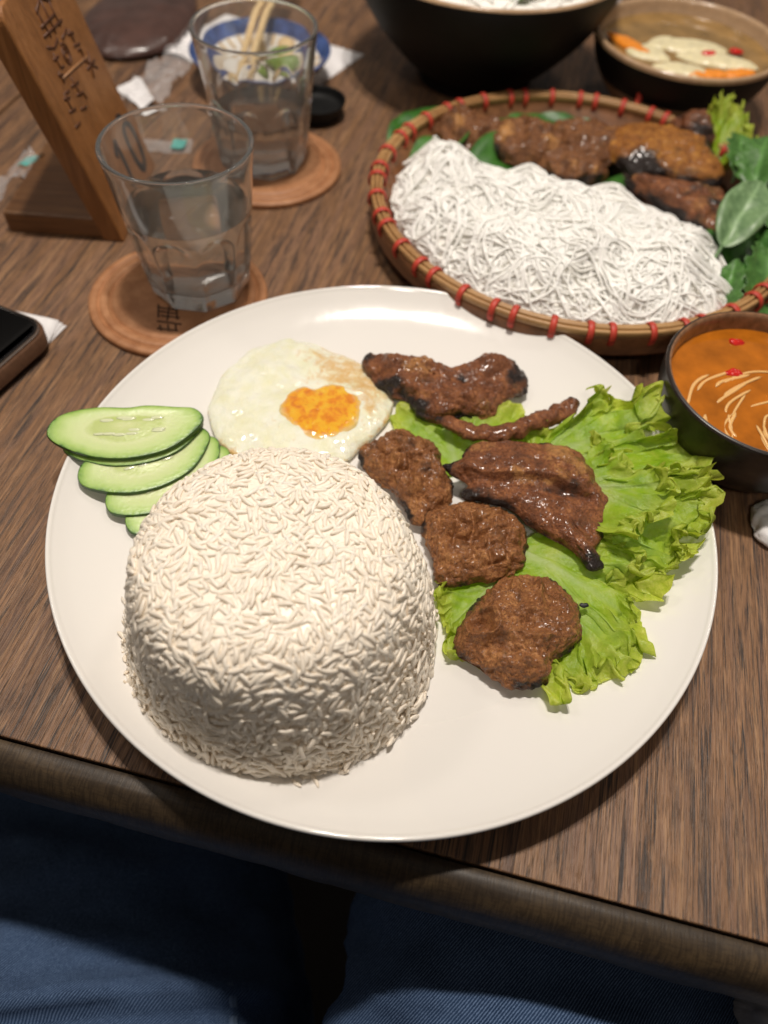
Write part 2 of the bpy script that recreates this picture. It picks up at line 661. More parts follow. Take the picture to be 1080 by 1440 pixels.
def yolkmat():
    m, nt, b = newmat('egg_yolk')
    n = tnoise(nt, coords(nt), 2.2, 5, .65, .6)
    c = ramp(nt, n, [(.30, (.95, .58, .04)), (.46, (.93, .46, .015)), (.56, (.86, .28, .010)), (.70, (.70, .16, .010))])
    c = mix(nt, ramp(nt, math_(nt, 'ADD', attr(nt, 'edge'), math_(nt, 'MULTIPLY', math_(nt, 'SUBTRACT', n, .5), .5)), [(.80, g(0)), (1.0, g(.9))]), c, (.90, .76, .34))
    L(nt, c, b.inputs['Base Color'])
    setp(b, rough=.18, coat=.6, coatr=.08, sss=.1, sssr=(1, .5, .1), ssss=.002)
    bump(nt, b, tnoise(nt, coords(nt), 5, 5, .7), 1.0, .14)
    return m


MT['yolk'] = yolkmat()


def cucmat():
    m, nt, b = newmat('cucumber_flesh')
    e = attr(nt, 'edge')
    n = tnoise(nt, coords(nt), 1.8, 3)
    c = ramp(nt, math_(nt, 'ADD', e, math_(nt, 'MULTIPLY', math_(nt, 'SUBTRACT', n, .5), .16)),
             [(.0, (.62, .66, .34)), (.22, (.50, .58, .22)), (.44, (.47, .56, .19)), (.54, (.62, .69, .36)), (.76, (.55, .66, .29)), (.91, (.37, .53, .13)), (.98, (.20, .36, .05)), (1.0, (.06, .15, .02))])
    L(nt, c, b.inputs['Base Color'])
    setp(b, rough=.3, sss=.3, sssr=(.8, 1, .4), ssss=.003, coat=.15, coatr=.1)
    bump(nt, b, tnoise(nt, coords(nt), 7, 4), .25, .05)
    return m


MT['cucumber'] = cucmat()
MT['cuc_skin'] = plain('cucumber_skin', (.022, .065, .010), .35, .35, 3, .2)
MT['cuc_seed'] = plain('cucumber_seed', (.70, .74, .46), .12, sss=.2, sssr=(1, 1, .5), ssss=.002)


def leathermat():
    m, nt, b = newmat('cork_leather')
    n = tnoise(nt, coords(nt), 1.2, 5, .6)
    n2 = tnoise(nt, coords(nt), 9, 3, .6)
    c = ramp(nt, n, [(.3, (.30, .125, .05)), (.55, (.41, .19, .085)), (.75, (.50, .25, .12))])
    L(nt, c, b.inputs['Base Color'])
    setp(b, rough=.5)
    bump(nt, b, n2, .25, .05)
    return m


MT['leather'] = leathermat()
MT['burn'] = plain('burnt_mark', (.05, .02, .01), .7)
MT['ink'] = plain('black_paint', (.012, .012, .014), .5)
MT['carved'] = plain('carved_wood', (.10, .035, .012), .55)
MT['carved_light'] = plain('carved_highlight', (.36, .18, .08), .5)
MT['bamboo'] = wood('bamboo', (.30, .15, .055), (.42, .23, .09), (.52, .31, .13), (.14, .06, .02), along='x', s=.8, rough=.4, streak=.5)
MT['bamboo_dark'] = plain('bamboo_band', (.20, .085, .035), .4, .35, 1.5, .2)
MT['red_tie'] = plain('red_raffia', (.50, .05, .028), .5, .25, 3)
MT['brown_glaze'] = plain('brown_glaze', (.24, .125, .065), .25, .35, 2.5, coat=.3, coatr=.1)
MT['dark_glaze'] = plain('dark_glaze', (.020, .014, .011), .34, .4, 2)
MT['black_glaze'] = plain('black_glaze', (.004, .004, .004), .6, .3, 1, spec=.3)
MT['tan_glaze'] = plain('tan_glaze', (.44, .29, .17), .22, .12, 2, coat=.3, coatr=.08)
MT['paper'] = plain('white_paper', (.82, .80, .80), .9, .04, 2, .2, 4)
MT['blue_glaze'] = plain('blue_glaze', (.05, .09, .25), .2, .5, 1.2)
MT['bamboo_pale'] = plain('pale_bamboo', (.72, .52, .27), .5, .12, 2)
MT['screen'] = plain('phone_glass', (.006, .006, .008), .06)
MT['phone_case'] = plain('phone_case', (.16, .085, .05), .3, .2, 4)
MT['phone_frame'] = plain('phone_frame', (.55, .50, .46), .25, metal=.8)
MT['white_fruit'] = plain('pickled_slice', (.74, .66, .42), .2, .12, 2, .2, sss=.2, sssr=(1, .9, .5), ssss=.003)
MT['carrot'] = plain('carrot', (.80, .27, .03), .25, .15, 3, sss=.15, sssr=(1, .4, .1), ssss=.002)
MT['chilli'] = plain('red_chilli', (.55, .02, .015), .15, .2, 4)
MT['shred_deep'] = plain('sunken_shred', (.70, .30, .06), .3)
MT['shred'] = plain('papaya_shred', (.78, .46, .18), .2, sss=.2, sssr=(1, .8, .4), ssss=.002)
MT['herb'] = herbmat('herb_green', (.035, .10, .02), (.08, .20, .04))
MT['herb_pale'] = herbmat('herb_pale', (.09, .17, .07), (.19, .30, .14))
MT['banana'] = herbmat('banana_leaf', (.02, .085, .012), (.05, .16, .02))
MT['pouch'] = plain('brown_leather', (.07, .035, .028), .3, .3, .6, .3, 2.0, coat=.4, coatr=.2)
MT['teal'] = plain('teal_print', (.10, .40, .36), .3)
MT['foil'] = plain('grey_plastic', (.45, .43, .44), .3, .2, 1)


def saucemat(name, col, rough=.03):
    m, nt, b = newmat(name)
    n = tnoise(nt, coords(nt), .6, 3)
    c = ramp(nt, n, [(.3, tuple(x*.55 for x in col)), (.65, col)])
    L(nt, c, b.inputs['Base Color'])
    setp(b, rough=rough, coat=.8, coatr=.02, trans=.22, ior=1.34)
    return m


MT['sauce'] = saucemat('amber_sauce', (.64, .19, .012))
MT['broth'] = saucemat('pale_dip', (.46, .27, .09))


def denimmat():
    m, nt, b = newmat('blue_denim')
    v = coords(nt, (1, 1, 1), 'Object', (0, 0, .75))
    w = N(nt, 'ShaderNodeTexWave')
    w.inputs['Scale'].default_value = 3.2
    w.inputs['Distortion'].default_value = 1.2
    w.inputs['Detail'].default_value = 2
    w.inputs['Detail Scale'].default_value = 4
    L(nt, v, w.inputs['Vector'])
    n = tnoise(nt, coords(nt, (1, 1, 1)), .5, 5, .65)
    n2 = tnoise(nt, coords(nt, (1, 1, 1)), 9, 3, .7)
    c = ramp(nt, n, [(.3, (.013, .028, .068)), (.7, (.034, .065, .135))])
    f = math_(nt, 'MULTIPLY', math_(nt, 'ADD', math_(nt, 'MULTIPLY', w.outputs['Fac'], .55), math_(nt, 'MULTIPLY', n2, .65)), .62)
    c = mix(nt, ramp(nt, f, [(.32, g(0)), (.62, g(1))]), c, (.16, .24, .40))
    L(nt, c, b.inputs['Base Color'])
    setp(b, rough=.95, spec=.1)
    bump(nt, b, f, .6, .05)
    return m


MT['denim'] = denimmat()
MT['thread'] = plain('navy_thread', (.10, .15, .24), .9)
MT['floor'] = plain('dark_floor', (.03, .024, .02), .6, .3, .05)

# ------------------------------------------------------------------ setting: floor and table
V, F = box(-300, 300, -300, 300, -78, -75)
tag(obj('floor', V, F, MT['floor'], smooth=False, loc=(0, 0, -75)), kind='structure')

YAW = math.radians(-10.22)
tb = thing('dining_table', 'dark brown wood grain dining table with a rounded front edge', 'table', (0.07, -13.0, -75), YAW)
# local: x along the front edge, y away from the diner; table top at local z = 75
V, F = box(-35.8, 90, 0.12, 95, 72.2, 75)
bevel(obj('board', V, F, MT['table'], tb, False, False), .05, 2)
V, F = box(-120, -36.1, 0.12, 95, 72.2, 75)
bevel(obj('board', V, F, MT['table'], tb, False, False), .05, 2)
V, F = box(-120, 90, .3, 94, 71.9, 72.1)
obj('underlay', V, F, MT['nosing'], tb, False, False)
# front nosing: quarter-round moulding with a groove against the boards
t = np.linspace(0, np.pi/2, 14)
prof = [(0.02, 74.9), (-.12, 74.97)] + [(-.32-.98*math.sin(a), 73.3+1.65*math.cos(a)) for a in t] + [(-1.3, 72.6), (-1.1, 71.9), (0.0, 71.9)]
prof = np.array(prof)
xs = np.linspace(-120, 90, 420)
V = np.stack([np.stack([np.full(len(prof), x), prof[:, 0], prof[:, 1]], -1) for x in xs]).reshape(-1, 3)
wear = fbm(V*np.array([.35, 1.2, 1.2]), 4, 88)
V[:, 1] += .045*wear*(V[:, 1] < -.2); V[:, 2] += .045*wear*(V[:, 1] < -.2)
F = grid_faces(len(xs), len(prof))[:, ::-1]
obj('edge_moulding', V, F, MT['nosing'], tb, False)
for (lx, ly) in ((-112, 8), (82, 8), (-112, 88), (82, 88)):
    V, F = box(lx-3, lx+3, ly-3, ly+3, 0, 71.85)
    obj('leg', V, F, MT['nosing'], tb, False, False)

# ------------------------------------------------------------------ dinner plate
pl = [(0.01, .75), (8.3, .75), (9.6, .80), (10.8, 1.0), (11.8, 1.28), (12.7, 1.68), (13.25, 2.03), (13.4, 2.16), (13.48, 2.2), (13.55, 2.16), (13.55, 2.05),
      (13.35, 1.86), (12.6, 1.35), (11.2, .8), (9.6, .42), (8.8, .3), (8.6, .25), (8.5, .02), (8.1, .02), (7.95, .3), (0.01, .38)]
V, F = lathe(spl(pl, 150), 220)
tag(obj('dinner_plate', V, F, MT['porcelain']), 'large round white dinner plate holding the rice, egg and grilled meat', 'plate')
PZ = .76


def plate_z(x, y):
    r = np.hypot(x, y)
    return np.interp(r, [0, 8.3, 9.6, 10.8, 11.8, 12.7, 13.25, 13.48], [.75, .75, .80, 1.0, 1.28, 1.68, 2.03, 2.2])


# ------------------------------------------------------------------ rice mound
RC = np.array([-3.55, -5.85])
rp = spl([(0.01, 6.85), (2.4, 6.8), (3.7, 6.64), (4.42, 6.2), (4.82, 5.48), (5.1, 4.5), (5.36, 3.3), (5.6, 2.0), (5.74, 1.2), (5.82, .76)], 80)


def rice_dent(th, z):
    # the mould's front-left flank has crumbled a little
    a = np.exp(-((np.angle(np.exp(1j*(th-math.radians(232))))/.55)**2))
    return -.16*a*np.exp(-((z-3.2)/1.3)**2) + .25*a*np.exp(-((z-1.1)/.6)**2)


def rfun(R, z, t):
    q = np.stack(np.broadcast_arrays(np.cos(t)*1.6, np.sin(t)*1.6, z*.35), -1)
    return R*(1+.018*noise(q*1.3, 5)) + rice_dent(t, z)*np.clip(R/5, 0, 1)**3


rice = thing('rice_mound', 'big dome of steamed white rice moulded from a bowl on the white plate', 'rice', (RC[0], RC[1], PZ))
V, F = lathe(rp*np.array([.990, .993]), 120, (RC[0], RC[1], 0), rfun)
obj('rice_core', V, F, MT['rice_core'], rice)


def grain(seed):
    r = np.random.default_rng(seed)
    Lg, W = r.uniform(.50, .74), r.uniform(.078, .096)
    k = np.linspace(-1, 1, 9)
    rad = W*(1-np.abs(k)**2.6)**.5
    rad[0] = rad[-1] = W*.25
    bend = r.uniform(-.10, .12)
    C = np.c_[k*Lg/2, bend*(k**2)-bend*.4, .03*np.sin(k*2+r.uniform(0, 6))]
    return tube(C, rad, 7, True, r.uniform(.70, .85))+(Lg,)


GR = [grain(100+i) for i in range(10)]
GL = [q[2] for q in GR]
GR = [q[:2] for q in GR]
prof_s = np.r_[0, np.cumsum(np.hypot(*np.diff(rp, axis=0).T))]
wgt = rp[:, 0]*np.gradient(prof_s)
cdf = np.cumsum(wgt)/wgt.sum()
sel = []
CAMP = np.array([-.05, -18.96, 27.12])
gr_, gz_ = np.gradient(rp[:, 0], prof_s), np.gradient(rp[:, 1], prof_s)
CELL = .18


def surf(s_, th):
    r0, z0 = np.interp(s_, prof_s, rp[:, 0]), np.interp(s_, prof_s, rp[:, 1])
    dr, dz = np.interp(s_, prof_s, gr_), np.interp(s_, prof_s, gz_)
    Rr = float(rfun(np.array(r0), np.array(z0), np.array(th)))
    ln = math.hypot(dr, dz)
    n = np.array([-dz*math.cos(th), -dz*math.sin(th), dr])/ln
    if n[2] < 0 and z0 > 3: n = -n
    return np.array([RC[0]+Rr*math.cos(th), RC[1]+Rr*math.sin(th), z0]), n, z0


# four courses of grains, each laid without touching its own neighbours
for course, (tries, dep0, gap) in enumerate(((22000, -.015, .118), (12000, -.07, .108), (9000, -.115, .105), (5000, -.045, .045))):
    cells = {}
    for i in range(tries):
        p0, n, z0 = surf(np.interp(rng.random(), cdf, prof_s), rng.random()*2*np.pi)
        th = math.atan2(p0[1]-RC[1], p0[0]-RC[0])
        flat = float(sstep(3.0, 5.6, z0)); loose = 1-flat
        t1 = np.array([-math.sin(th), math.cos(th), 0]); t2 = np.cross(n, t1)
        a = 2.6*noise(p0*.55+3, 60+course)+rng.normal()*.55 if rng.random() < .75 else rng.random()*2*np.pi
        tilt = rng.normal()*(.045+.15*loose)
        d = (t1*math.cos(a)+t2*math.sin(a))*math.cos(tilt)+n*math.sin(tilt)
        k = int(rng.integers(10))
        pts = p0+n*dep0+d*(np.linspace(-.42, .42, 7)*GL[k])[:, None]
        ks = [tuple(np.floor(q/CELL).astype(int)) for q in pts]
        ok = True
        for q, kk in zip(pts, ks):
            for dx in (-1, 0, 1):
                for dy in (-1, 0, 1):
                    for dz_ in (-1, 0, 1):
                        for o_ in cells.get((kk[0]+dx, kk[1]+dy, kk[2]+dz_), ()):
                            if (q[0]-o_[0])**2+(q[1]-o_[1])**2+(q[2]-o_[2])**2 < gap*gap:
                                ok = False; break
                        if not ok: break
                    if not ok: break
                if not ok: break
            if not ok: break
        if not ok: continue
        for q, kk in zip(pts, ks): cells.setdefault(kk, []).append(q)
        b = np.cross(n, d); b /= np.linalg.norm(b); c = np.cross(d, b)
        dep = dep0+rng.uniform(-.02, .02+.05*loose)+(rng.random() < .04+.09*loose)*rng.uniform(.02, .07+.08*loose)
        p = p0+n*dep
        if p[2] < PZ+.06: p[2] = PZ+.06+rng.random()*.12
        sel.append((p, np.c_[d, b, c], k, dep, n, course))
# a ragged skirt of loose grains round the foot, mostly at the front
for i in range(170):
    th = math.radians(rng.normal(250, 48))
    p = np.array([RC[0]+(5.80+rng.random()**2*.26)*math.cos(th), RC[1]+(5.80+rng.random()**2*.26)*math.sin(th), PZ+.08+rng.random()*.5])
    d = rng.normal()*np.array([-math.sin(th), math.cos(th), 0])+rng.normal(size=3)*np.array([.35, .35, .45]); d /= np.linalg.norm(d)
    b = np.cross((0, 0, 1), d); b /= np.linalg.norm(b); c = np.cross(d, b)
    sel.append((p, np.c_[d, b, c], int(rng.integers(10)), .1, np.array([math.cos(th), math.sin(th), .2]), 0))
score = []
for (p, R3, k, dep, n, course) in sel:
    v = CAMP-p; dist = np.linalg.norm(v); v /= dist
    score.append((np.linalg.norm(np.cross(R3[:, 0], v))+.6*(n@v > .1))*(1 if n@v > 0 else .2)/dist*30 + 4*min(dep, .1))
order = np.argsort(score)[::-1]
gme = [mesh('rice_grain', v, f, MT['rice']) for v, f in GR]
base = np.array([RC[0], RC[1], PZ])
for j in order[:300]:
    p, R3, k, dep, n, course = sel[j]
    o = bpy.data.objects.new('rice_grain', gme[k])
    COL.objects.link(o)
    o.parent = rice
    m4 = Matrix.Identity(4)
    for a in range(3):
        for b in range(3): m4[a][b] = R3[a, b]
        m4[a][3] = (p[a]-base[a])*CM
    o.matrix_local = m4
mb = MB()
Vs, Fs, off, slot = [], [], 0, []
for j in order[300:]:
    p, R3, k, dep, n, course = sel[j]
    v, f = GR[k]
    slot += [1 if course else 0]*len(f)
    Vs.append(v@R3.T+p)
    Fs += [[i+off for i in q] for q in f]
    off += len(v)
o = obj('rice_grains', np.concatenate(Vs), Fs, MT['rice'], rice)
o.data.materials.append(MT['rice_core'])
o.data.polygons.foreach_set('material_index', np.array(slot, np.int32))
tag(o, kind='stuff')

# ------------------------------------------------------------------ fried egg
egg = [(-8.54, 4.72), (-8.57, 6.05), (-8.30, 7.53), (-7.82, 8.53), (-7.05, 9.60), (-5.99, 10.20), (-4.83, 10.17), (-3.63, 9.72), (-2.62, 9.21), (-1.62, 8.65), (-.89, 7.78),
       (-.18, 6.84), (.02, 6.20), (-.19, 5.22), (-.60, 4.33), (-1.31, 3.35), (-1.91, 2.50), (-3.26, 1.59), (-4.93, 1.43), (-6.72, 2.23), (-7.42, 2.75), (-8.0, 3.45)]
yolk = [(-5.34, 5.17), (-5.10, 6.02), (-4.40, 6.60), (-3.78, 6.52), (-3.11, 6.84), (-2.30, 6.88), (-1.61, 6.29), (-1.38, 5.44), (-1.56, 4.44), (-2.11, 3.69), (-2.93, 3.27), (-3.80, 3.35), (-4.55, 3.92), (-5.16, 4.56)]
eg = thing('fried_egg', 'fried egg with browned patches and an orange yolk, beside the cucumber', 'fried egg', (-4.3, 5.6, PZ))


def egg_lumps(x, y, R):
    return (.16*np.exp(-((x+3.4)**2+(y-5.1)**2)/5.0) + .22*np.exp(-((x+5.7)**2/1.6+(y-7.3)**2/1.0)) - .1*np.exp(-((x+4.6)**2/2+(y-6.2)**2/.5))
            + .05*np.sin(x*2.3)*np.sin(y*2.1+1))


V, F, R, Tp, n = blob(egg, PZ, .62, 46, 200, 5.0, .2, .05, 1.4, 3, lumps=egg_lumps)
brown = .74*np.exp(-((V[:, 0]+2.6)**2/3.2+(V[:, 1]-8.2)**2/1.3)) + .6*np.exp(-((V[:, 0]+.9)**2/1.0+(V[:, 1]-6.4)**2/2.4)) + .28*np.exp(-((V[:, 0]+2.2)**2/2.5+(V[:, 1]-7.3)**2/.8)) + .25*np.exp(-((np.hypot(V[:, 0]+3.3, (V[:, 1]-5.1)*1.1)-2.3)/.25)**2) + .45*sstep(.94, 1.0, R)*(1+.8*fbm(V*.8, 2, 4)) \
    + .5*np.exp(-((V[:, 0]+6.9)**2/.5+(V[:, 1]-2.3)**2/.3)) + .25*np.exp(-((V[:, 0]+4.3)**2/2+(V[:, 1]-9.2)**2/.6))
obj('egg_white', V, F, MT['egg'], eg, attrs={'brown': brown})
V, F, R, Tp, n = blob(yolk, PZ+.44, .40, 30, 120, 4.5, .1, .03, 2.6, 9, lumps=lambda x, y, R: -.05*np.exp(-((x+3.75)**2/.1+(y-6.0)**2/1.2)))
obj('yolk', V, F, MT['yolk'], eg, attrs={'edge': np.where(Tp > .5, R, 1)})

# ------------------------------------------------------------------ cucumber slices


def cucumber(l, r, w, label, th=.22, roll=.16, seeds=6, seed=1):
    l, r = np.array(l, float), np.array(r, float)
    c = (l+r)/2
    ax = r-l; Lc = np.linalg.norm(ax); ax = ax/Lc
    side = np.cross((0, 0, 1), ax); side /= np.linalg.norm(side)
    up = np.cross(ax, side)
    side2 = side*math.cos(roll)+up*math.sin(roll); up2 = np.cross(ax, side2)
    na, nr = 120, 14
    O = np.array([(-14.39, 1.32), (-14.29, 1.94), (-13.74, 2.45), (-12.66, 2.85), (-11.49, 3.02), (-10.74, 3.26), (-9.59, 3.38), (-8.75, 3.44), (-8.30, 3.0), (-8.54, 2.28), (-9.20, 1.40), (-10.00, .85), (-11.01, .48), (-12.19, .37), (-13.26, .57), (-14.06, .92)])[::-1]
    O = spl(O, na, True)-np.array([-11.35, 2.1])
    ca_, sa_ = math.cos(-.24), math.sin(-.24)
    ex = (O[:, 0]*ca_-O[:, 1]*sa_)*Lc/6.3
    ey = (O[:, 0]*sa_+O[:, 1]*ca_)*w/2.55
    def pt(rho, z):
        bow = -.05*(ex*rho/(Lc/2))**2
        return c+ax*(ex*rho)[:, None]+side2*(ey*rho)[:, None]+up2*(z+bow)[:, None]
    root = thing('cucumber_slice', label, 'cucumber slice', tuple(c), 0, 'cucumber slices fanned on the plate rim')
    rho = np.r_[np.linspace(0, 1, nr)[1:-1], .975, .99, 1.0]
    rows = [pt(q, th/2+.015*math.sin(q*9)) for q in rho]+[pt(q, -th/2) for q in rho[::-1]]
    E = np.concatenate([rho, rho[::-1]])
    V = np.array(rows).reshape(-1, 3)
    F = grid_faces(len(rows), na, False, True).tolist()
    F.append(list(range(na))); F.append(list(range(len(V)-na, len(V)))[::-1])
    obj('flesh', V, F, MT['cucumber'], root, attrs={'edge': np.repeat(E, na)})
    k = np.linspace(-1, 1, 7)
    rows = [pt(1.002+.010*(1-a*a), a*(th/2+.004)) for a in k]+[pt(.985, (th/2-.006)), pt(.985, -th/2+.006)][:0]
    V = np.array(rows).reshape(-1, 3)
    obj('skin', V, grid_faces(len(rows), na, False, True), MT['cuc_skin'], root)
    rs = np.random.default_rng(seed)
    for i in range(seeds):
        a, b = rs.uniform(-.40, .46)*Lc/2, ((-1)**i*rs.uniform(.14, .36))*w/2
        kk = np.linspace(-1, 1, 7)
        C = c+ax*(a+kk*.28)[:, None]+side2*b+up2*(th/2+.005-.10*(a/(Lc/2))**2)
        V, F = tube(C, rs.uniform(.06, .085)*np.sqrt(np.maximum(1-kk**2, .06)), 8, True, .22, up2)
        obj('seed', V, F, MT['cuc_seed'], root)
    return root


cucumber((-14.45, 1.45, 2.72), (-8.25, 3.0, 2.38), 2.5, 'topmost cucumber slice of the fan, nearest the egg and overhanging the plate rim', seeds=15, seed=4)
cucumber((-13.75, 1.0, 2.34), (-8.3, 3.05, 2.08), 2.3, 'cucumber slice right under the topmost slice, only its pale tip showing', roll=.15, seeds=0)
cucumber((-12.75, -.45, 2.05), (-7.95, 2.65, 1.80), 2.45, 'second fully showing cucumber slice, between topmost slice and the lower ones', seeds=12, seed=8)
cucumber((-11.35, -1.5, 1.58), (-7.55, 2.55, 1.55), 2.35, 'third cucumber slice of the fan, partly hidden behind the rice', seeds=7, seed=2)
cucumber((-10.35, -2.25, 1.25), (-7.1, 2.3, 1.32), 2.3, 'lowest cucumber slice of the fan, touching the rice dome', seeds=0)
cucumber((-9.3, -2.5, 1.0), (-6.3, 1.9, 1.1), 2.3, 'cucumber slice tucked between the rice and the egg edge', roll=.1, seeds=0)

# ------------------------------------------------------------------ lettuce


def lettuce(name, label, c, ctrl, A=.30, wl=1.6, nu=420, nv=60, seed=0, low=.22, z_under=None, group='lettuce leaves under the grilled meat', cat='lettuce leaf', mat=None, parent=None, veins=5, fine=.17):
    P = np.array(ctrl, float)
    B = spl(P, nu)
    c = np.array(c, float)
    q = np.linspace(0.03, 1, nv)[:, None]
    dB = np.gradient(B, axis=0); S = np.r_[0, np.cumsum(np.linalg.norm(np.diff(B, axis=0), axis=1))]
    T = dB/(np.linalg.norm(dB, axis=1)[:, None]+1e-9)
    # smooth the margin's frame so that the frills do not fold through each other
    ker = np.ones(31)/31
    T = np.stack([np.convolve(np.pad(T[:, k], 15, 'edge'), ker, 'valid') for k in range(3)], -1)
    T /= np.linalg.norm(T, axis=1)[:, None]
    Rad = B-c; Rad /= np.linalg.norm(Rad, axis=1)[:, None]
    Sg = S[None]

    def nz(fs, fq, k): return noise(np.stack(np.broadcast_arrays(Sg*fs, q*fq, 0*q+Sg*0+seed*1.37+k), -1), seed+k)
    ragged = .30*nz(.55, 0, 11)*sstep(.3, 1, q)+.10*nz(2.3, 0, 12)*sstep(.75, 1, q)+.07*nz(5.5, 0, 13)*sstep(.88, 1, q)
    base = c+(B[None]-c)*q[..., None]+Rad[None]*ragged[..., None]
    ph = 2*np.pi*Sg/wl+5.0*nz(.4, 1.0, 1)
    ph2 = 2*np.pi*Sg/(wl*.40)+5*nz(.8, 1.6, 2)+2.0*q
    ph3 = 2*np.pi*Sg/(wl*.19)+5*nz(1.6, 2.4, 3)+3.0*q
    m1 = .55+.75*np.abs(nz(.6, .8, 4))*1.6; m2 = .4+1.1*np.abs(nz(.9, 1.2, 5))*1.6; m3 = .3+1.2*np.abs(nz(1.7, 1.5, 6))*1.6
    a1 = A*m1*sstep(.30, 1.0, q)**1.3; a2 = A*.50*m2*sstep(.58, 1.0, q)**1.1; a3 = fine*m3*sstep(.74, 1.0, q)
    z = a1*np.sin(ph)+a2*np.sin(ph2)+a3*np.sin(ph3)
    tang = .62*a1*np.sin(2*ph+.6)+.8*a2*np.cos(ph2*1.0+1)+.8*a3*np.cos(ph3)
    radl = .55*a1*np.cos(ph*.93+1)+.8*a2*np.cos(ph2*.9+2)+.7*a3*np.sin(ph3*1.1)
    X2 = np.stack([base[..., 0], base[..., 1], 0*base[..., 0]+seed*2.1], -1)
    blister = 1-np.abs(fbm(X2*np.array([.75, .75, 1]), 3, seed+20))*1.5
    z = z+low*1.0*fbm(X2*np.array([.33, .33, 1]), 2, seed+21)*sstep(.05, .4, q)+.26*low*2*blister*sstep(.1, .45, q)
    # a midrib and a few branching side veins
    cen = S[-1]*.5
    u = (Sg-cen)/S[-1]*2
    vein = np.exp(-(u*q/(.030*(1.25-q)+.004))**2)*(1-sstep(.75, 1, q))
    for k in range(veins):
        o_ = .12+.13*k
        for sg in (-1, 1):
            vein = np.maximum(vein, .55*np.exp(-((sg*u*q-(q-o_)*.75*(.6+.1*k)-.03*nz(.8, 2, 40+k))/.022)**2)*sstep(o_, o_+.1, q)*(1-sstep(.7, .95, q)))
    z = z+.06*vein
    Rm = np.linalg.norm(B-c, axis=1).mean()

    def iso(f, k): return noise(np.stack(np.broadcast_arrays(Sg*f, q*Rm*f, 0*q+Sg*0+seed*.73+k), -1), seed+50+k)
    e1, e2, e3 = sstep(.35, .95, q), sstep(.5, .95, q), sstep(.66, .98, q)
    k1, k2, k3 = A*1.0, A*.62, fine*1.5
    z = .55*z+k1*e1*iso(.8, 1)+k2*e2*iso(1.7, 2)+k3*e3*iso(3.8, 3)+A*.35*sstep(.7, 1, q)
    tang = .6*tang+1.0*k1*e1*iso(.8, 4)+1.1*k2*e2*iso(1.7, 5)+1.2*k3*e3*iso(3.8, 6)
    radl = .6*radl+1.0*k1*e1*iso(.8, 7)+1.1*k2*e2*iso(1.7, 8)+1.2*k3*e3*iso(3.8, 9)-A*.5*sstep(.8, 1, q)
    X = base+T[None]*tang[..., None]+Rad[None]*radl[..., None]
    X[..., 2] += z
    fl = plate_z(X[..., 0], X[..., 1])+.04
    inside = np.hypot(X[..., 0], X[..., 1]) < 13.5
    if parent is None and z_under is None:
        X[..., 2] = np.where(inside & (X[..., 2] < fl), fl+.12*np.abs(np.sin(ph2))*sstep(.5, 1, q)+.02*np.sin(ph3), X[..., 2])
    V = X.reshape(-1, 3)
    F = grid_faces(nv, nu)
    E = np.repeat(np.linspace(0, 1, nv), nu)
    at = {'edge': E, 'vein': (vein*(.75-.5*q)).ravel()}
    loc = (c[0], c[1], c[2])
    o = obj(name, V, F, mat or MT['lettuce'], parent, attrs=at, loc=None if parent is not None else loc)
    if parent is None:
        tag(o, label, cat, group)
    return o


lettuce('lettuce_leaf', 'large frilly green lettuce leaf fanning out over the right rim of the plate', (5.8, 2.6, 1.3),
        [(6.0, 4.6, 1.7), (7.4, 4.6, 1.9), (8.9, 5.3, 2.4), (9.75, 6.3, 2.7), (10.6, 6.1, 2.8), (11.5, 6.0, 2.9), (11.7, 4.7, 2.9), (12.5, 4.0, 2.9), (13.6, 4.0, 3.0), (14.2, 3.1, 3.0), (13.9, 2.0, 3.0), (12.9, 1.2, 3.1), (11.8, .6, 2.9)], A=.52, wl=1.9, seed=3, low=.30, nu=640, nv=70)
lettuce('lettuce_leaf', 'frilly lettuce leaf below the largest one, curling at the right edge of the plate', (6.6, .6, 1.2),
        [(9.6, 2.6, 2.2), (11.4, 2.2, 2.7), (13.0, 1.4, 2.9), (13.7, .1, 2.9), (13.5, -1.0, 2.7), (12.8, -2.1, 2.3), (11.8, -3.0, 1.8), (10.6, -3.7, 1.4), (9.6, -3.1, 1.3), (8.6, -2.2, 1.2)], A=.52, wl=1.7, seed=11, low=.26, nu=520)
lettuce('lettuce_leaf', 'small curled inner lettuce leaf lying between the big leaf and the pork slice', (7.6, 1.3, 1.9),
        [(8.8, 3.2, 2.6), (10.2, 2.6, 2.9), (11.2, 1.6, 3.0), (11.6, .4, 2.9), (11.3, -.7, 2.7), (10.4, -1.5, 2.3), (9.4, -1.7, 2.0)], A=.45, wl=1.5, seed=23, low=.25, nu=400)
lettuce('lettuce_leaf', 'frilly lettuce leaf nearest the front, half under the lowest round patty', (5.4, -1.4, 1.15),
        [(7.2, -.5, 1.5), (8.7, -.9, 1.5), (10.2, -1.5, 1.7), (10.6, -2.4, 1.6), (9.9, -3.4, 1.3), (10.4, -4.2, 1.5), (10.2, -5.6, 1.4), (9.9, -6.7, 1.4), (8.9, -7.5, 1.2), (7.5, -7.8, 1.1), (6.2, -7.6, 1.1), (5.2, -7.2, 1.0)], A=.42, wl=1.7, seed=5, low=.22, nu=600)
lettuce('lettuce_leaf', 'ragged lettuce leaf peeping out between the rice and the lowest round patty', (4.9, -2.9, 1.1),
        [(3.0, -2.7, 1.1), (2.3, -3.4, 1.1), (2.2, -4.4, 1.15), (2.6, -5.3, 1.0), (3.0, -6.4, 1.0), (4.0, -6.7, .95), (5.0, -6.2, .95)], A=.24, wl=1.3, seed=31, low=.15, nu=360)
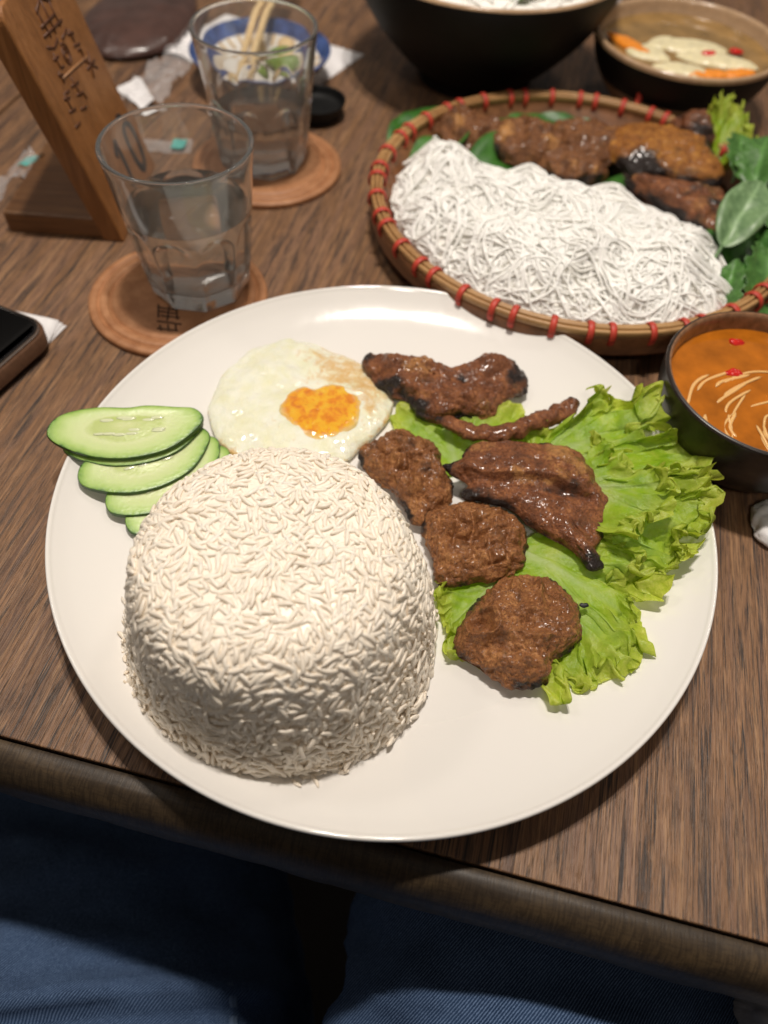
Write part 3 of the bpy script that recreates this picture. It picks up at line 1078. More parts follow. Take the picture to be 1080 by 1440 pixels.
lettuce('lettuce_leaf', 'smooth bright green lettuce leaf under the curved pork strip and upper patty', (3.1, 2.4, 1.0),
        [(1.4, 1.6, .95), (.4, 3.8, 1.0), (-.3, 5.6, 1.0), (.6, 6.6, 1.05), (2.0, 6.4, 1.1), (3.6, 6.3, 1.25), (5.2, 6.6, 1.35), (6.3, 6.3, 1.4), (7.1, 5.0, 1.4), (7.4, 3.4, 1.4)], A=.16, wl=1.9, seed=41, low=.16, nu=360, fine=.06)

# ------------------------------------------------------------------ patties and pork


def meat(name, label, cat, outline, z0, th, mat, seed, group, charf=None, **k):
    V, F, R, Tp, n = blob(outline, z0, th, seed=seed, **k)
    nn = fbm(V*1.3+seed, 3, seed+40)
    ch = .14+.38*nn+.55*sstep(.88, 1, R)*(.6+.9*fbm(V*.9+seed, 2, seed+41))
    fat = .02+.62*fbm(V*.7+seed*3, 3, seed+60)
    if charf is not None:
        ch = ch+charf(V[:, 0], V[:, 1], V[:, 2])
    c = V[:, :2].mean(0)
    o = obj(name, V, F, mat, attrs={'char': ch, 'fat': fat if name != 'grilled_patty' else fat*.6}, loc=(c[0], c[1], z0))
    return tag(o, label, cat, group)


patA = [(-1.37, 2.78), (-.90, 3.29), (-.15, 3.87), (.51, 4.11), (1.29, 3.89), (2.0, 3.58), (2.24, 2.85), (2.28, 2.45), (2.72, 1.49), (2.79, .69), (2.38, -.14), (1.45, -.81), (.79, .04), (.24, .83), (-.55, 1.33), (-1.26, 2.22)]
patB = [(1.57, -.66), (2.18, -.09), (3.44, .37), (4.61, .25), (5.55, -.29), (5.93, -1.01), (5.87, -2.03), (5.52, -2.77), (4.83, -3.16), (3.42, -3.58), (2.36, -3.74), (2.03, -2.61), (1.71, -1.54)]
patC = [(2.96, -5.82), (3.55, -4.80), (4.08, -3.97), (4.88, -3.29), (5.79, -3.08), (6.74, -3.19), (7.51, -3.77), (7.76, -4.75), (7.68, -5.60), (7.22, -6.19), (6.57, -6.79), (6.37, -7.50), (5.71, -7.77), (4.99, -7.78), (4.33, -7.42), (3.69, -7.03), (3.12, -6.71)]
PG = 'grilled pork patties on the plate'


def grid_marks(cx, cy, ang, d=.85, depth=.30):
    ca, sa = math.cos(ang), math.sin(ang)
    def f(x, y, R):
        u = ((x-cx)*ca+(y-cy)*sa)/d+.25*np.sin(y*2); v = (-(x-cx)*sa+(y-cy)*ca)/d+.25*np.sin(x*2.2)
        a = np.exp(-((u-np.round(u))/.13)**2); b = np.exp(-((v-np.round(v))/.13)**2)
        k = .75+.9*noise(np.stack([x*1.1, y*1.1, 0*x+cx], -1), 71)
        return -depth*np.maximum(a, b)*np.clip(k, .1, 1.3)*(1-R**4)
    return f


def lumpy(f, seed, amp=.16, fr=1.15):
    def h(x, y, R):
        q = np.stack([x*fr, y*fr, 0*x+seed*1.7], -1)
        r = amp*(1.0-2.2*np.abs(noise(q, seed)))*(1-R**6)
        return r+(f(x, y, R) if f else 0)
    return h


meat('grilled_patty', 'round grilled patty between the egg and the pork slice, scored in a grid', 'meat patty', patA, 1.02, 1.15, MT['patty'], 51, PG, nr=70, na=280, amp=.10, freq=2.0, p=3.2, grit=.11,
     lumps=lumpy(grid_marks(.8, 1.8, .5), 3, .24), tilt=(0, .03))
meat('grilled_patty', 'lighter brown grilled patty in the middle, touching the rice', 'meat patty', patB, 1.02, 1.10, MT['patty'], 63, PG, nr=70, na=280, amp=.09, freq=2.1, p=3.4, grit=.11,
     lumps=lumpy(grid_marks(3.6, -1.6, .15, .7), 8, .18))
meat('grilled_patty', 'glossy lumpy grilled patty lowest on the plate, on the front lettuce leaf', 'meat patty', patC, .98, 1.25, MT['patty'], 77, PG, nr=70, na=280, amp=.10, freq=1.6, p=3.0, grit=.15,
     lumps=lumpy(None, 5, .42, 1.05))

pork3 = [(2.30, 1.95), (3.07, 2.19), (3.38, 2.91), (4.38, 3.30), (6.14, 3.35), (7.58, 3.20), (8.80, 2.31), (9.33, 1.27), (9.57, .50), (9.12, -.57), (8.83, -1.33), (8.57, -1.98), (8.81, -2.56), (8.29, -2.77),
         (7.76, -2.05), (6.89, -1.51), (5.92, -.86), (5.45, -.29), (4.52, .13), (3.28, .28), (3.16, .68), (3.4, 1.05), (2.83, 1.44)]
pork1 = [(-1.63, 8.65), (-1.32, 9.04), (-.92, 8.78), (.39, 9.12), (1.14, 8.65), (2.25, 8.37), (3.21, 8.62), (4.09, 9.07), (4.83, 9.61), (5.56, 9.44), (6.03, 8.83), (6.47, 8.04), (6.33, 7.35), (5.71, 6.95),
         (5.12, 6.38), (4.73, 5.70), (4.03, 5.31), (3.12, 5.21), (2.30, 4.95), (1.48, 5.05), (.91, 5.62), (.75, 6.10), (-.06, 6.48), (-.69, 6.94), (-1.32, 7.69)]
KG = 'grilled pork pieces on the plate'


def bl(x, y, cx, cy, sx, sy, a=1.0): return a*np.exp(-((x-cx)/sx)**2-((y-cy)/sy)**2)


def p3l(x, y, R):
    line = y-(1.15-.13*(x-4))+.12*np.sin(x*1.7)
    step = .34*sstep(-.05, .22, line)*sstep(2.4, 3.6, x)*(1-sstep(8.2, 9.2, x))
    return step+.14*np.sin(x*1.3+.7*y)*(1-R**3)+.3*bl(x, y, 7.2, 1.6, 1.6, 1.3)-.14*bl(x, y, 6.6, .5, 1.2, .3)


meat('grilled_pork_slice', 'wide dark grilled pork slice with charred tips, lying over the lettuce', 'grilled pork', pork3, 1.55, .82, MT['pork'], 83, KG, nr=66, na=280, amp=.10, freq=1.8, p=4.0, grit=.03, lumps=p3l, center=(6.6, .9),
     charf=lambda x, y, z: bl(x, y, 8.5, -2.4, .55, .6, .9)+bl(x, y, 3.6, .5, .7, .45, 1.0)+bl(x, y, 2.5, 1.9, .5, .3, .6)+.25*bl(x, y, 6.6, .55, 1.6, .16)+bl(x, y, 5.2, .05, .8, .2, .5))


def p1l(x, y, R):
    return .45*bl(x, y, 4.9, 8.5, 1.1, .7)+.35*bl(x, y, 3.0, 5.9, 1.6, .5)+.38*bl(x, y, .2, 8.0, 1.4, .6)-.35*bl(x, y, 3.3, 7.3, .7, .4)-.2*bl(x, y, 4.6, 7.5, .4, .3)+.12*np.sin(2.1*x)*np.cos(1.8*y)*(1-R**3)


meat('grilled_pork_piece', 'bent lumpy grilled pork piece farthest back on the plate, right of the egg', 'grilled pork', pork1, 1.0, 1.15, MT['pork'], 91, KG, nr=66, na=280, amp=.15, freq=1.7, p=2.6, grit=.04, lumps=p1l, center=(2.6, 7.0),
     charf=lambda x, y, z: bl(x, y, 5.9, 8.1, .6, .9, .8)+bl(x, y, -.2, 6.8, 1.3, .35, .8)+bl(x, y, 1.1, 5.5, .7, .5, .8)+bl(x, y, 3.2, 7.3, .5, .3, .6)+bl(x, y, -1.4, 8.6, .4, .4, .5))
C = spl([(2.0, 4.85, 1.75), (3.08, 4.32, 1.85), (3.97, 3.93, 1.95), (5.08, 4.0, 2.05), (6.22, 4.46, 2.15), (7.29, 5.05, 2.2), (8.01, 5.57, 2.3), (8.30, 6.0, 2.45)], 70)
k = np.linspace(0, 1, 70)
rad = np.interp(k, [0, .08, .3, .6, .85, .95, 1], [.12, .36, .42, .40, .44, .36, .12])
V, F = tube(C, rad, 22, True, .75)
n = fbm(V*2.2, 4, 17)
Vn = V-np.repeat(C, 22, 0)
V = V+Vn*(.38*n)[:, None]
ch = .15+.3*fbm(V*1.4, 3, 21)+.8*np.repeat(sstep(.86, 1, k), 22)+.5*np.repeat(1-sstep(0, .2, k), 22)
o = obj('grilled_pork_strip', V, F, MT['pork'], attrs={'char': ch}, loc=(5, 4.3, 1.6))
tag(o, 'thin curved strip of grilled pork between the bent piece and the wide slice', 'grilled pork', KG)

# crumbs
for i, (x, y, z, r, lab) in enumerate([(1.9, -8.2, .82, .10, 'tiny black char crumb on the plate at the foot of the rice dome'), (7.9, -4.4, 1.75, .13, 'black charred sliver on the front lettuce leaf beside the lowest patty'), (2.75, 1.9, 1.9, .14, 'small dark crumb on the lettuce between the upper patty and the wide pork slice')]):
    V, F, *_ = blob(disc(x, y, r*1.5, r*.8, 8, .15, i+50), z, .12, 8, 24, 2.2, .04, .04, 3, i)
    tag(obj('char_crumb', V, F, MT['ink'], loc=(x, y, z)), lab, 'crumb', 'charred crumbs on the plate')

# ------------------------------------------------------------------ coasters and glasses


def coaster(c, label):
    pr = [(0.01, .38), (3.42, .36), (3.50, .35), (3.55, .20), (3.66, .20), (3.72, .36), (3.80, .39), (4.08, .39), (4.14, .36), (4.18, .22), (4.28, .22), (4.33, .37), (4.40, .39), (4.60, .38), (4.74, .33), (4.76, .2), (4.74, .06), (4.66, 0), (.01, 0)]
    V, F = lathe(pr, 96)
    root = thing('coaster', label, 'coaster', (c[0], c[1], 0), rng.random()*.1, 'round tan coasters under the glasses')
    ds = obj('disc', V, F, MT['leather'], root, False)
    ds.cycles.is_caustics_receiver = True
    return root


c1 = coaster((-12.05, 13.85), 'tan round coaster behind the plate, showing burnt marks beside the nearer glass')
mb = MB()   # burnt stamp on the near side of the first coaster
for (x0, y0, x1, y1) in [(-.9, -1.2, .1, -1.35), (-.75, -1.5, .25, -1.65), (-.6, -1.85, .4, -1.95), (-.9, -1.0, -.7, -2.0), (.1, -1.1, .3, -2.1), (-.3, -1.1, -.2, -2.2), (-.7, -2.3, .6, -2.45), (-.5, -2.6, -.35, -3.0), (-.1, -2.55, .05, -3.0), (.3, -2.5, .4, -2.95), (-.6, -2.85, .5, -2.95)]:
    V, F = tube(np.array([(x0, y0, .375), ((x0+x1)/2, (y0+y1)/2, .378), (x1, y1, .375)]), .05, 6)
    mb.add(V, F)
V, F = mb.out()
obj('burnt_stamp', V, F, MT['burn'], c1, False)
coaster((-9.3, 27.5), 'tan round coaster farther back, under the glass with chopsticks behind it')


def drinking_glass(c, label, wl, wlabel):
    z0 = .385
    H = 8.0
    out = spl([(2.30, 0.0), (2.52, .08), (2.62, .35), (2.80, 1.4), (2.98, 2.8), (3.14, 4.1), (3.28, 5.2), (3.42, 6.5), (3.55, 7.5), (3.61, 7.88), (3.57, 7.99), (3.46, 8.0)], 70)
    inn = spl([(3.38, 7.93), (3.33, 7.5), (3.20, 6.5), (3.06, 5.2), (2.90, 4.1), (2.74, 2.8), (2.56, 1.5), (2.35, 1.12), (1.8, .98), (.01, .94)], 50)
    n = 160

    def rf(R, z, t):
        s = 2*np.pi/9
        a = (t % s)-s/2
        poly = np.cos(s/2)/np.cos(a)
        arch = 4.6-1.0*(np.abs(a)/(s/2))**2
        b = 1-sstep(-.35, .1, z-arch)
        b = b*sstep(-.1, .3, z+.0*a)*.0+b
        return R*(1-b*(1-poly)*1.15)
    Vo, Fo = lathe(out, n, (0, 0, z0), rf)
    Vi, Fi = lathe(inn, n, (0, 0, z0))
    prof_n = len(out)+len(inn)
    V = np.concatenate([Vo, Vi])
    F = grid_faces(prof_n, n, False, True)[:, ::-1].tolist()
    F.append(list(range(n))[::-1])
    F.append(list(range(len(V)-n, len(V))))
    root = thing('drinking_glass', label, 'glass', (c[0], c[1], 0), .12, 'clear tumblers on coasters')
    tm = obj('tumbler', V, F, MT['glass'], root, False)
    tm.cycles.is_caustics_caster = True
    # water reaches a hair into the wall so that no air film is left
    k = np.array([p for p in inn[::-1] if p[1] < wl])
    pr = np.vstack([[.01, .945-.02], k+np.array([.02, -.012]), [np.interp(wl, inn[::-1][:, 1], inn[::-1][:, 0])+.02, wl], [.01, wl]])
    pr[1, 0] = .02
    V, F = lathe(pr, 96, (0, 0, z0))
    w = obj('water', V, F, MT['water'], None, loc=(0, 0, 0))
    w.location = (c[0]*CM, c[1]*CM, 0)
    w.cycles.is_caustics_caster = True
    tag(w, wlabel, 'water', 'drinking water in the tumblers')
    return root


drinking_glass((-11.0, 14.8), 'nearer clear tumbler of water, right in front of the wooden number stand', 4.9, 'still water in the nearer tumbler behind the plate')
drinking_glass((-9.45, 27.7), 'farther clear tumbler of water, with chopsticks seen behind it', 3.4, 'still water in the farther tumbler near the chopsticks')

# ------------------------------------------------------------------ wooden number stand
st = thing('table_sign', 'leaning wooden table number stand with carved characters and a painted 10', 'table sign', (-16.3, 22.5, 0))
ST0 = np.array([-16.27, 18.5, 0.0]); SW = np.array([-.029, .9996, 0]); a = math.radians(14)
SN = np.array([-.9996, -.029, 0]); SU = SN*math.sin(a)+np.array([0, 0, 1])*math.cos(a)
SF = np.cross(SW, SU)      # outward from the face
if SF[0] < 0: SF = -SF


def onb(s, t_, d=0.0): return ST0+SW*np.asarray(s)[..., None]+SU*np.asarray(t_)[..., None]+SF*np.asarray(d)[..., None]


# rounded board outline
Wd, Ht, TH = 8.1, 12.3, 1.25
out = [(0, 0), (Wd, 0)]
for cx, cy, a0 in ((Wd-.7, Ht-.7, 0), (.7, Ht-.7, 90)):
    out += [(cx+.7*math.cos(math.radians(a0+i*15)), cy+.7*math.sin(math.radians(a0+i*15))) for i in range(7)]
out = np.array(out)
V = np.concatenate([onb(out[:, 0], out[:, 1], 0*out[:, 0]), onb(out[:, 0], out[:, 1], 0*out[:, 0]-TH)])
n = len(out)
F = [list(range(n)), list(range(2*n-1, n-1, -1))]+[[i, i+n, (i+1) % n+n, (i+1) % n] for i in range(n)]
V[:, 2] = np.maximum(V[:, 2], 0.01)
bd = bevel(obj('board', V, F, MT['sign'], st, smooth=False), .12, 3)


def stroke(pts, r=.055, close=False, d=0.0):
    P = np.array(pts+([pts[0]] if close else []), float)
    return tube(onb(P[:, 0], P[:, 1], np.full(len(P), d)), r, 6, True, 1.0, SF)


mb = MB()
SQ = lambda cx, cy, w, h: [(cx-w, cy-h), (cx+w, cy-h), (cx+w, cy+h), (cx-w, cy+h)]
for pts, cl in [
    # top emblem
    ([(2.7, 10.0), (5.4, 9.75)], 0), ([(2.9, 10.35), (5.0, 10.2)], 0), ([(3.2, 10.9), (4.2, 11.2), (5.2, 10.7)], 0), ([(3.4, 9.7), (3.3, 11.1)], 0), ([(4.1, 9.6), (4.2, 11.2)], 0), ([(4.9, 9.6), (5.0, 10.9)], 0),
    ([(2.5, 9.6), (3.2, 9.3), (4.0, 9.4)], 0), ([(4.4, 9.2), (5.4, 9.3)], 0),
    # two columns of small signs
    ([(2.5, 9.0), (3.2, 8.9)], 0), ([(2.8, 9.2), (2.8, 8.5), (3.2, 8.4)], 0), ([(5.2, 9.1), (6.0, 8.9)], 0), ([(5.6, 9.2), (5.6, 8.6)], 0), ([(5.3, 8.5), (6.1, 8.3)], 0), ([(5.5, 8.2), (5.9, 8.1), (5.8, 7.8)], 0),
    ([(2.2, 8.4), (2.7, 8.2)], 0), ([(2.4, 8.5), (2.4, 7.9)], 0), ([(2.0, 7.6), (2.5, 7.5)], 0),
    # lower signs
    ([(1.5, 7.5), (2.2, 7.3)], 0), ([(1.8, 7.7), (1.8, 6.8)], 0), ([(1.4, 6.9), (2.2, 6.7)], 0), ([(2.9, 7.5), (3.9, 7.3)], 0), ([(3.3, 7.8), (3.4, 6.8)], 0), ([(3.0, 7.0), (3.8, 6.8), (3.9, 6.4)], 0), ([(1.2, 6.2), (1.9, 6.1)], 0), ([(2.7, 6.4), (3.4, 6.2)], 0),
    # cross-like sign beside the line
    ([(5.6, 7.7), (6.8, 6.7)], 0), ([(6.6, 7.7), (5.8, 6.6)], 0), ([(5.5, 7.2), (6.9, 7.1)], 0),
]:
    mb.add(*stroke(pts, .065, cl))
sp = [(4.05+(.12+.42*i/26)*math.cos(i*.55), 8.6+(.12+.42*i/26)*math.sin(i*.55)) for i in range(27)]
mb.add(*stroke(sp, .055))
V, F = mb.out()
obj('carved_characters', V, F, MT['carved'], st)
mb = MB(); mb.add(*stroke([(2.5, 8.1), (4.3, 7.85), (6.2, 7.55)], .06))
V, F = mb.out()
obj('carved_line', V, F, MT['carved_light'], st)
mb = MB()
ang = np.linspace(0, 2*np.pi, 41)
ring = np.c_[6.35+.78*np.cos(ang), 2.5+1.5*np.sin(ang)]
V, F = tube(onb(ring[:, 0], ring[:, 1], 0*ang+.01), .27, 8, False, .06, SF); mb.add(V, F)
for p in ([(3.9, .95), (3.9, 4.0)], [(3.9, 4.0), (3.1, 3.35)], [(3.2, .98), (4.6, .98)]):
    q = np.linspace(p[0], p[1], 6)
    V, F = tube(onb(q[:, 0], q[:, 1], 0*q[:, 0]+.01), .25, 8, True, .06, SF); mb.add(V, F)
V, F = mb.out()
obj('painted_number', V, F, MT['ink'], st)
V, F = box(-23.1, -17.15, 18.7, 26.4, 0, 1.25)
bevel(obj('foot', V, F, MT['base_wood'], st, smooth=False), .15, 3)

# ------------------------------------------------------------------ phone and napkins
ph = thing('smartphone', 'dark screened phone in a brown case at the left edge of the table', 'phone', (-19.5, 5.0, 0), math.atan2(.93, .38)-math.pi/2)
# local frame: corner seen in the photo is the far right corner


def rrect(w, h, r, n=8):
    P = []
    for cx, cy, a0 in ((w/2-r, h/2-r, 0), (-w/2+r, h/2-r, 90), (-w/2+r, -h/2+r, 180), (w/2-r, -h/2+r, 270)):
        P += [(cx+r*math.cos(math.radians(a0+90*i/n)), cy+r*math.sin(math.radians(a0+90*i/n))) for i in range(n+1)]
    return np.array(P)


def slab(P, zs):
    """stack of (z, inset) rings closed at both ends"""
    rows = []
    c = P.mean(0)
    for z, ins in zs:
        d = P-c; s = 1-ins/np.abs(d).max(0)
        rows.append(np.c_[c+d*s, np.full(len(P), z)])
    V = np.concatenate(rows); n = len(P)
    F = grid_faces(len(zs), n, False, True).tolist()
    F.append(list(range(n))[::-1]); F.append(list(range(len(V)-n, len(V))))
    return V, F


# phone centre so that its far right corner sits at (-17.4, 9.1)
ax = math.atan2(.93, .38)-math.pi/2
pc = np.array([-17.25, 9.6])-np.array([math.cos(ax)*3.8-math.sin(ax)*7.6, math.sin(ax)*3.8+math.cos(ax)*7.6])
ph.location = (pc[0]*CM, pc[1]*CM, .32*CM)
V, F = slab(rrect(7.6, 15.2, 1.15), [(0, .15), (.08, .03), (.2, 0), (.85, 0), (.98, .04), (1.04, .12)])
obj('case', V, F, MT['phone_case'], ph, False)
V, F = slab(rrect(7.3, 14.9, 1.0), [(.98, 0), (1.09, 0), (1.12, .05)])
obj('frame', V, F, MT['phone_frame'], ph, False)
V, F = slab(rrect(6.9, 14.5, .85), [(1.0, 0), (1.14, 0), (1.145, .03)])
obj('screen', V, F, MT['screen'], ph, False)
V, F = slab(rrect(.3, 1.4, .14), [(0, 0), (.25, 0), (.3, .03)])
Vb = np.c_[V[:, 2]+3.72, V[:, 1]+1.9, V[:, 0]+.55]
obj('side_button', Vb, [f[::-1] for f in F], MT['phone_frame'], ph, False)


def sheet(P4, nu=24, nv=24, amp=.25, fr=.6, seed=0, lift=.03):
    a, b, c, d = [np.array(p, float) for p in P4]
    u = np.linspace(0, 1, nu)[:, None, None]; v = np.linspace(0, 1, nv)[None, :, None]
    X = (a*(1-u)+b*u)*(1-v)+(d*(1-u)+c*u)*v
    n = fbm(np.stack([X[..., 0]*fr, X[..., 1]*fr, 0*X[..., 0]+seed], -1), 4, seed)
    r = 1-np.abs(fbm(np.stack([X[..., 0]*fr*.7+5, X[..., 1]*fr*.7, 0*X[..., 0]+seed], -1), 3, seed+3))
    X[..., 2] = np.maximum(X[..., 2]+amp*(n*.5+r*.8-.3), lift*.5+.0*X[..., 2])+lift
    return X.reshape(-1, 3), grid_faces(nu, nv)


npk = thing('folded_napkin', 'folded white paper napkin under the phone at the left', 'napkin', (-21, 10, 0))
for i in range(3):
    V, F = sheet([(-26, 12.6+i*.1, .04+.07*i), (-26, 6.0, .04+.07*i), (-18.0+.12*i, 9.0+i*.2, .05+.07*i), (-17.35-.22*i, 11.0+.1*i, .05+.07*i)], 16, 16, .05, .5, i, .02)
    o = obj('layer', V, F, MT['paper'], npk)
    o.modifiers.new('thick', 'SOLIDIFY').thickness = .04*CM

V, F = sheet([(-20.2, 42.5, .05), (-8.5, 36.6, .05), (-4.3, 44.5, .05), (-16.5, 50.0, .05)], 40, 40, .7, .32, 5)
o = obj('paper_napkin', V, F, MT['paper'], loc=(-12, 43, 0)); o.modifiers.new('thick', 'SOLIDIFY').thickness = .04*CM
tag(o, 'crumpled white paper napkin under the blue rimmed dish', 'napkin')
V, F, *_ = blob([(16.45, 1.9), (17.3, 2.3), (18.6, 1.9), (18.9, .8), (18.0, .2), (16.9, .35), (16.35, .9)], .02, .9, 16, 60, 2.5, .2, .25, 1.1, 12)
tag(obj('crumpled_tissue', V, F, MT['paper'], loc=(17.5, 1.2, 0)), 'crumpled white tissue on the table at the right edge', 'tissue')

# ------------------------------------------------------------------ blue rimmed dish, chopsticks, lime
bc = (-11.4, 39.0)
dish = thing('side_dish', 'small pale dish with a blue rim behind the farther tumbler', 'dish', (bc[0], bc[1], 0))
V, F = lathe(spl([(.01, .55), (3.0, .6), (4.2, 1.0), (4.85, 1.7), (4.95, 1.78), (5.0, 1.7), (4.4, .9), (3.2, .3), (2.8, .08), (.01, .08)], 60), 96, (bc[0], bc[1], .55))
obj('bowl', V, F, MT['porcelain'], dish)
V, F = lathe(spl([(4.25, 1.04), (4.86, 1.735), (4.96, 1.82), (5.04, 1.7), (4.7, 1.22)], 20), 96, (bc[0], bc[1], .56))
obj('rim_band', V, F, MT['blue_glaze'], dish)
mb = MB()
for i in range(26):
    t_ = 2*np.pi*i/26
    q = np.array([(3.2, .69), (3.7, .86), (4.2, 1.06)])
    V, F = tube(np.c_[bc[0]+q[:, 0]*math.cos(t_), bc[1]+q[:, 0]*math.sin(t_), q[:, 1]+.56], .12, 6, True, .3)
    mb.add(V, F)
V, F = mb.out()
obj('painted_stripes', V, F, MT['bamboo_pale'], dish)
for i, (x0, x1, lab) in enumerate(((-13.0, -11.6, 'left pale bamboo chopstick resting across the blue rimmed dish'), (-12.3, -10.7, 'right pale bamboo chopstick resting across the blue rimmed dish'))):
    V, F = tube(np.array([(x0+.35, 33.6, 1.05), (x0+.5, 37, 2.3), (x1, 46, 4.6), (x1+.4, 52, 6.2)]), np.array([.2, .25, .33, .36]), 10)
    tag(obj('chopstick', V, F, MT['bamboo_pale'], loc=(x0, 38, 2)), lab, 'chopstick', 'pair of chopsticks on the dish')
V, F, *_ = blob([(-11.2, 39.2), (-10.2, 40.2), (-8.6, 40.0), (-7.7, 38.8), (-8.4, 37.9), (-9.9, 37.9)], 1.3, 1.1, 18, 60, 2.2, .2, .06, 1.0, 4)
tag(obj('lime_wedge', V, F, herbmat('lime', (.07, .17, .01), (.22, .34, .03)), loc=(-9.5, 39, 1.3)), 'green lime wedge in the blue rimmed dish', 'lime')
for i, pts in enumerate([[(-13.2, 38.6), (-12.0, 39.3), (-11.5, 38.3), (-12.6, 37.4)], [(-10.4, 42.2), (-9.2, 42.4), (-8.9, 41.3), (-10.2, 41.0)], [(-12.6, 41.4), (-11.5, 41.8), (-11.3, 40.7), (-12.4, 40.4)]]):
    V, F, *_ = blob(pts, 1.25, .7, 12, 40, 2.2, .2, .1, 1.4, 20+i)
    tag(obj('food_scrap', V, F, MT['bamboo_pale'], loc=(pts[0][0], pts[0][1], 1.25)), ('pale food scrap at the left of the blue rimmed dish, by the chopsticks', 'pale food scrap at the back right of the blue rimmed dish', 'pale food scrap behind the chopsticks in the blue rimmed dish')[i], 'food scrap', 'food scraps in the dish')
V, F = lathe(spl([(.01, .5), (1.6, .55), (1.95, 1.1), (2.0, 1.15), (2.05, 1.1), (1.7, .3), (1.5, .02), (.01, .02)], 40), 60, (-6.9, 34.6, 0))
tag(obj('sauce_dish', V, F, MT['black_glaze'], loc=(-6.9, 34.6, 0)), 'tiny black dish half hidden behind the farther tumbler', 'dish')

# brown leather pouch and clear wrappers on the far left
V, F, *_ = blob([(-26.5, 43.5), (-25.3, 52), (-20.3, 53.5), (-18.6, 50.3), (-18.5, 45.5), (-19.6, 41.8), (-23.2, 40.2)], .02, 1.5, 24, 90, 3.0, .3, .18, .35, 13)
tag(obj('leather_pouch', V, F, MT['pouch'], loc=(-22, 47, 0)), 'glossy dark brown soft pouch on the far left of the table', 'pouch')


def wrapper(label, P4, seed, amp=.7, extra=None):
    c = np.mean(np.array(P4), 0)
    root = thing('plastic_wrapper', label, 'wrapper', (c[0], c[1], 0), 0, 'clear plastic wrappers on the table')
    V, F = sheet(P4, 34, 34, amp, .8, seed, .06)
    obj('film', V, F, MT['plastic'], root)
    if extra:
        for (nm, E4, mat) in extra:
            V, F = sheet(E4, 12, 12, .2, 1.0, seed+1, .03)
            obj(nm, V, F, mat, root)
    return root


wrapper('crinkled clear wrapper with a white tip between the number stand and the far dish', [(-20.9, 34.6, .1), (-17.6, 33.6, .1), (-16.6, 42.6, .3), (-18.6, 43.0, .3)], 31, .9, [('printed_tip', [(-21.6, 36.2, .1), (-19.0, 33.4, .1), (-18.3, 34.4, .3), (-20.2, 37.6, .3)], MT['paper'])])
wrapper('clear wrapper with a teal end lying left of the number stand foot', [(-27, 21.6, .2), (-24.6, 21.2, .2), (-22.2, 24.0, 1.3), (-24.2, 25.6, .6)], 37, .7, [('teal_end', [(-24.3, 24.2, .7), (-23.3, 23.6, 1.2), (-22.6, 24.9, 1.3), (-23.6, 25.5, .8)], MT['teal'])])
wrapper('clear wrapper with a teal end seen through the nearer tumbler', [(-18.6, 27.8, .1), (-18.4, 29.2, .1), (-14.6, 29.9, .1), (-14.5, 28.5, .1)], 41, .3, [('teal_end', [(-15.9, 28.5, .25), (-15.8, 29.5, .25), (-14.9, 29.7, .25), (-15.0, 28.6, .25)], MT['teal'])])
wrapper('crinkled clear wrapper between the black bowl and the far dip bowl', [(13.2, 52, .1), (16.5, 52, .1), (17.5, 58, .3), (13.8, 58.5, .3)], 43, .9)

# ------------------------------------------------------------------ bamboo tray
TC = np.array([10.05, 22.9]); TR = 12.15
tray = thing('bamboo_tray', 'round bamboo tray with red bindings, heaped with noodles, meat and herbs', 'tray', (TC[0], TC[1], 0))
V, F = lathe(spl([(.01, .55), (9.6, .6), (10.8, .95), (11.55, 1.9), (11.7, 2.3), (11.9, 2.3), (11.75, 1.6), (11.0, .55), (9.8, .12), (.01, .1)], 60), 110, (TC[0], TC[1], 0))
obj('woven_pan', V, F, MT['bamboo_dark'], tray)


def hoop(r, z, w, h):
    a = np.linspace(0, 2*np.pi, 12, endpoint=False)
    pr = np.c_[r+w*np.sign(np.cos(a))*np.abs(np.cos(a))**.7, z+h*np.sign(np.sin(a))*np.abs(np.sin(a))**.7]
    pr = np.vstack([pr, pr[:1]])
    return lathe(pr, 128, (TC[0], TC[1], 0))


for r, z, w, h, mt in ((12.25, 1.75, .13, .62, 'bamboo_dark'), (12.22, 2.48, .12, .2, 'bamboo'), (11.97, 2.58, .11, .17, 'bamboo'), (11.74, 2.45, .11, .22, 'bamboo')):
    V, F = hoop(r, z, w, h)
    obj('hoop', V, F, MT[mt], tray)
a = np.linspace(0, 2*np.pi, 25)
tp = np.c_[11.98+.50*np.cos(a), 0*a, 2.27+.55*np.sin(a)]
V, F = tube(tp, .075, 8, False, 1.0, (0, 1, 0))
V[:, 1] *= 2.3
tie_me = mesh('tie', V, F, MT['red_tie'])
for i in range(46):
    o = bpy.data.objects.new('tie', tie_me)
    COL.objects.link(o); o.parent = tray
    o.rotation_euler = (0, 0, 2*np.pi*(i+.2*math.sin(i*2.1))/46)
q = spl([(15.0, 34.4, 2.4), (15.05, 34.7, 3.2), (15.0, 34.9, 4.1), (15.2, 35.0, 4.6)], 12)
V, F = tube(q, .2, 8, True, .5)
obj('tie_end', V, F, MT['red_tie'], tray)


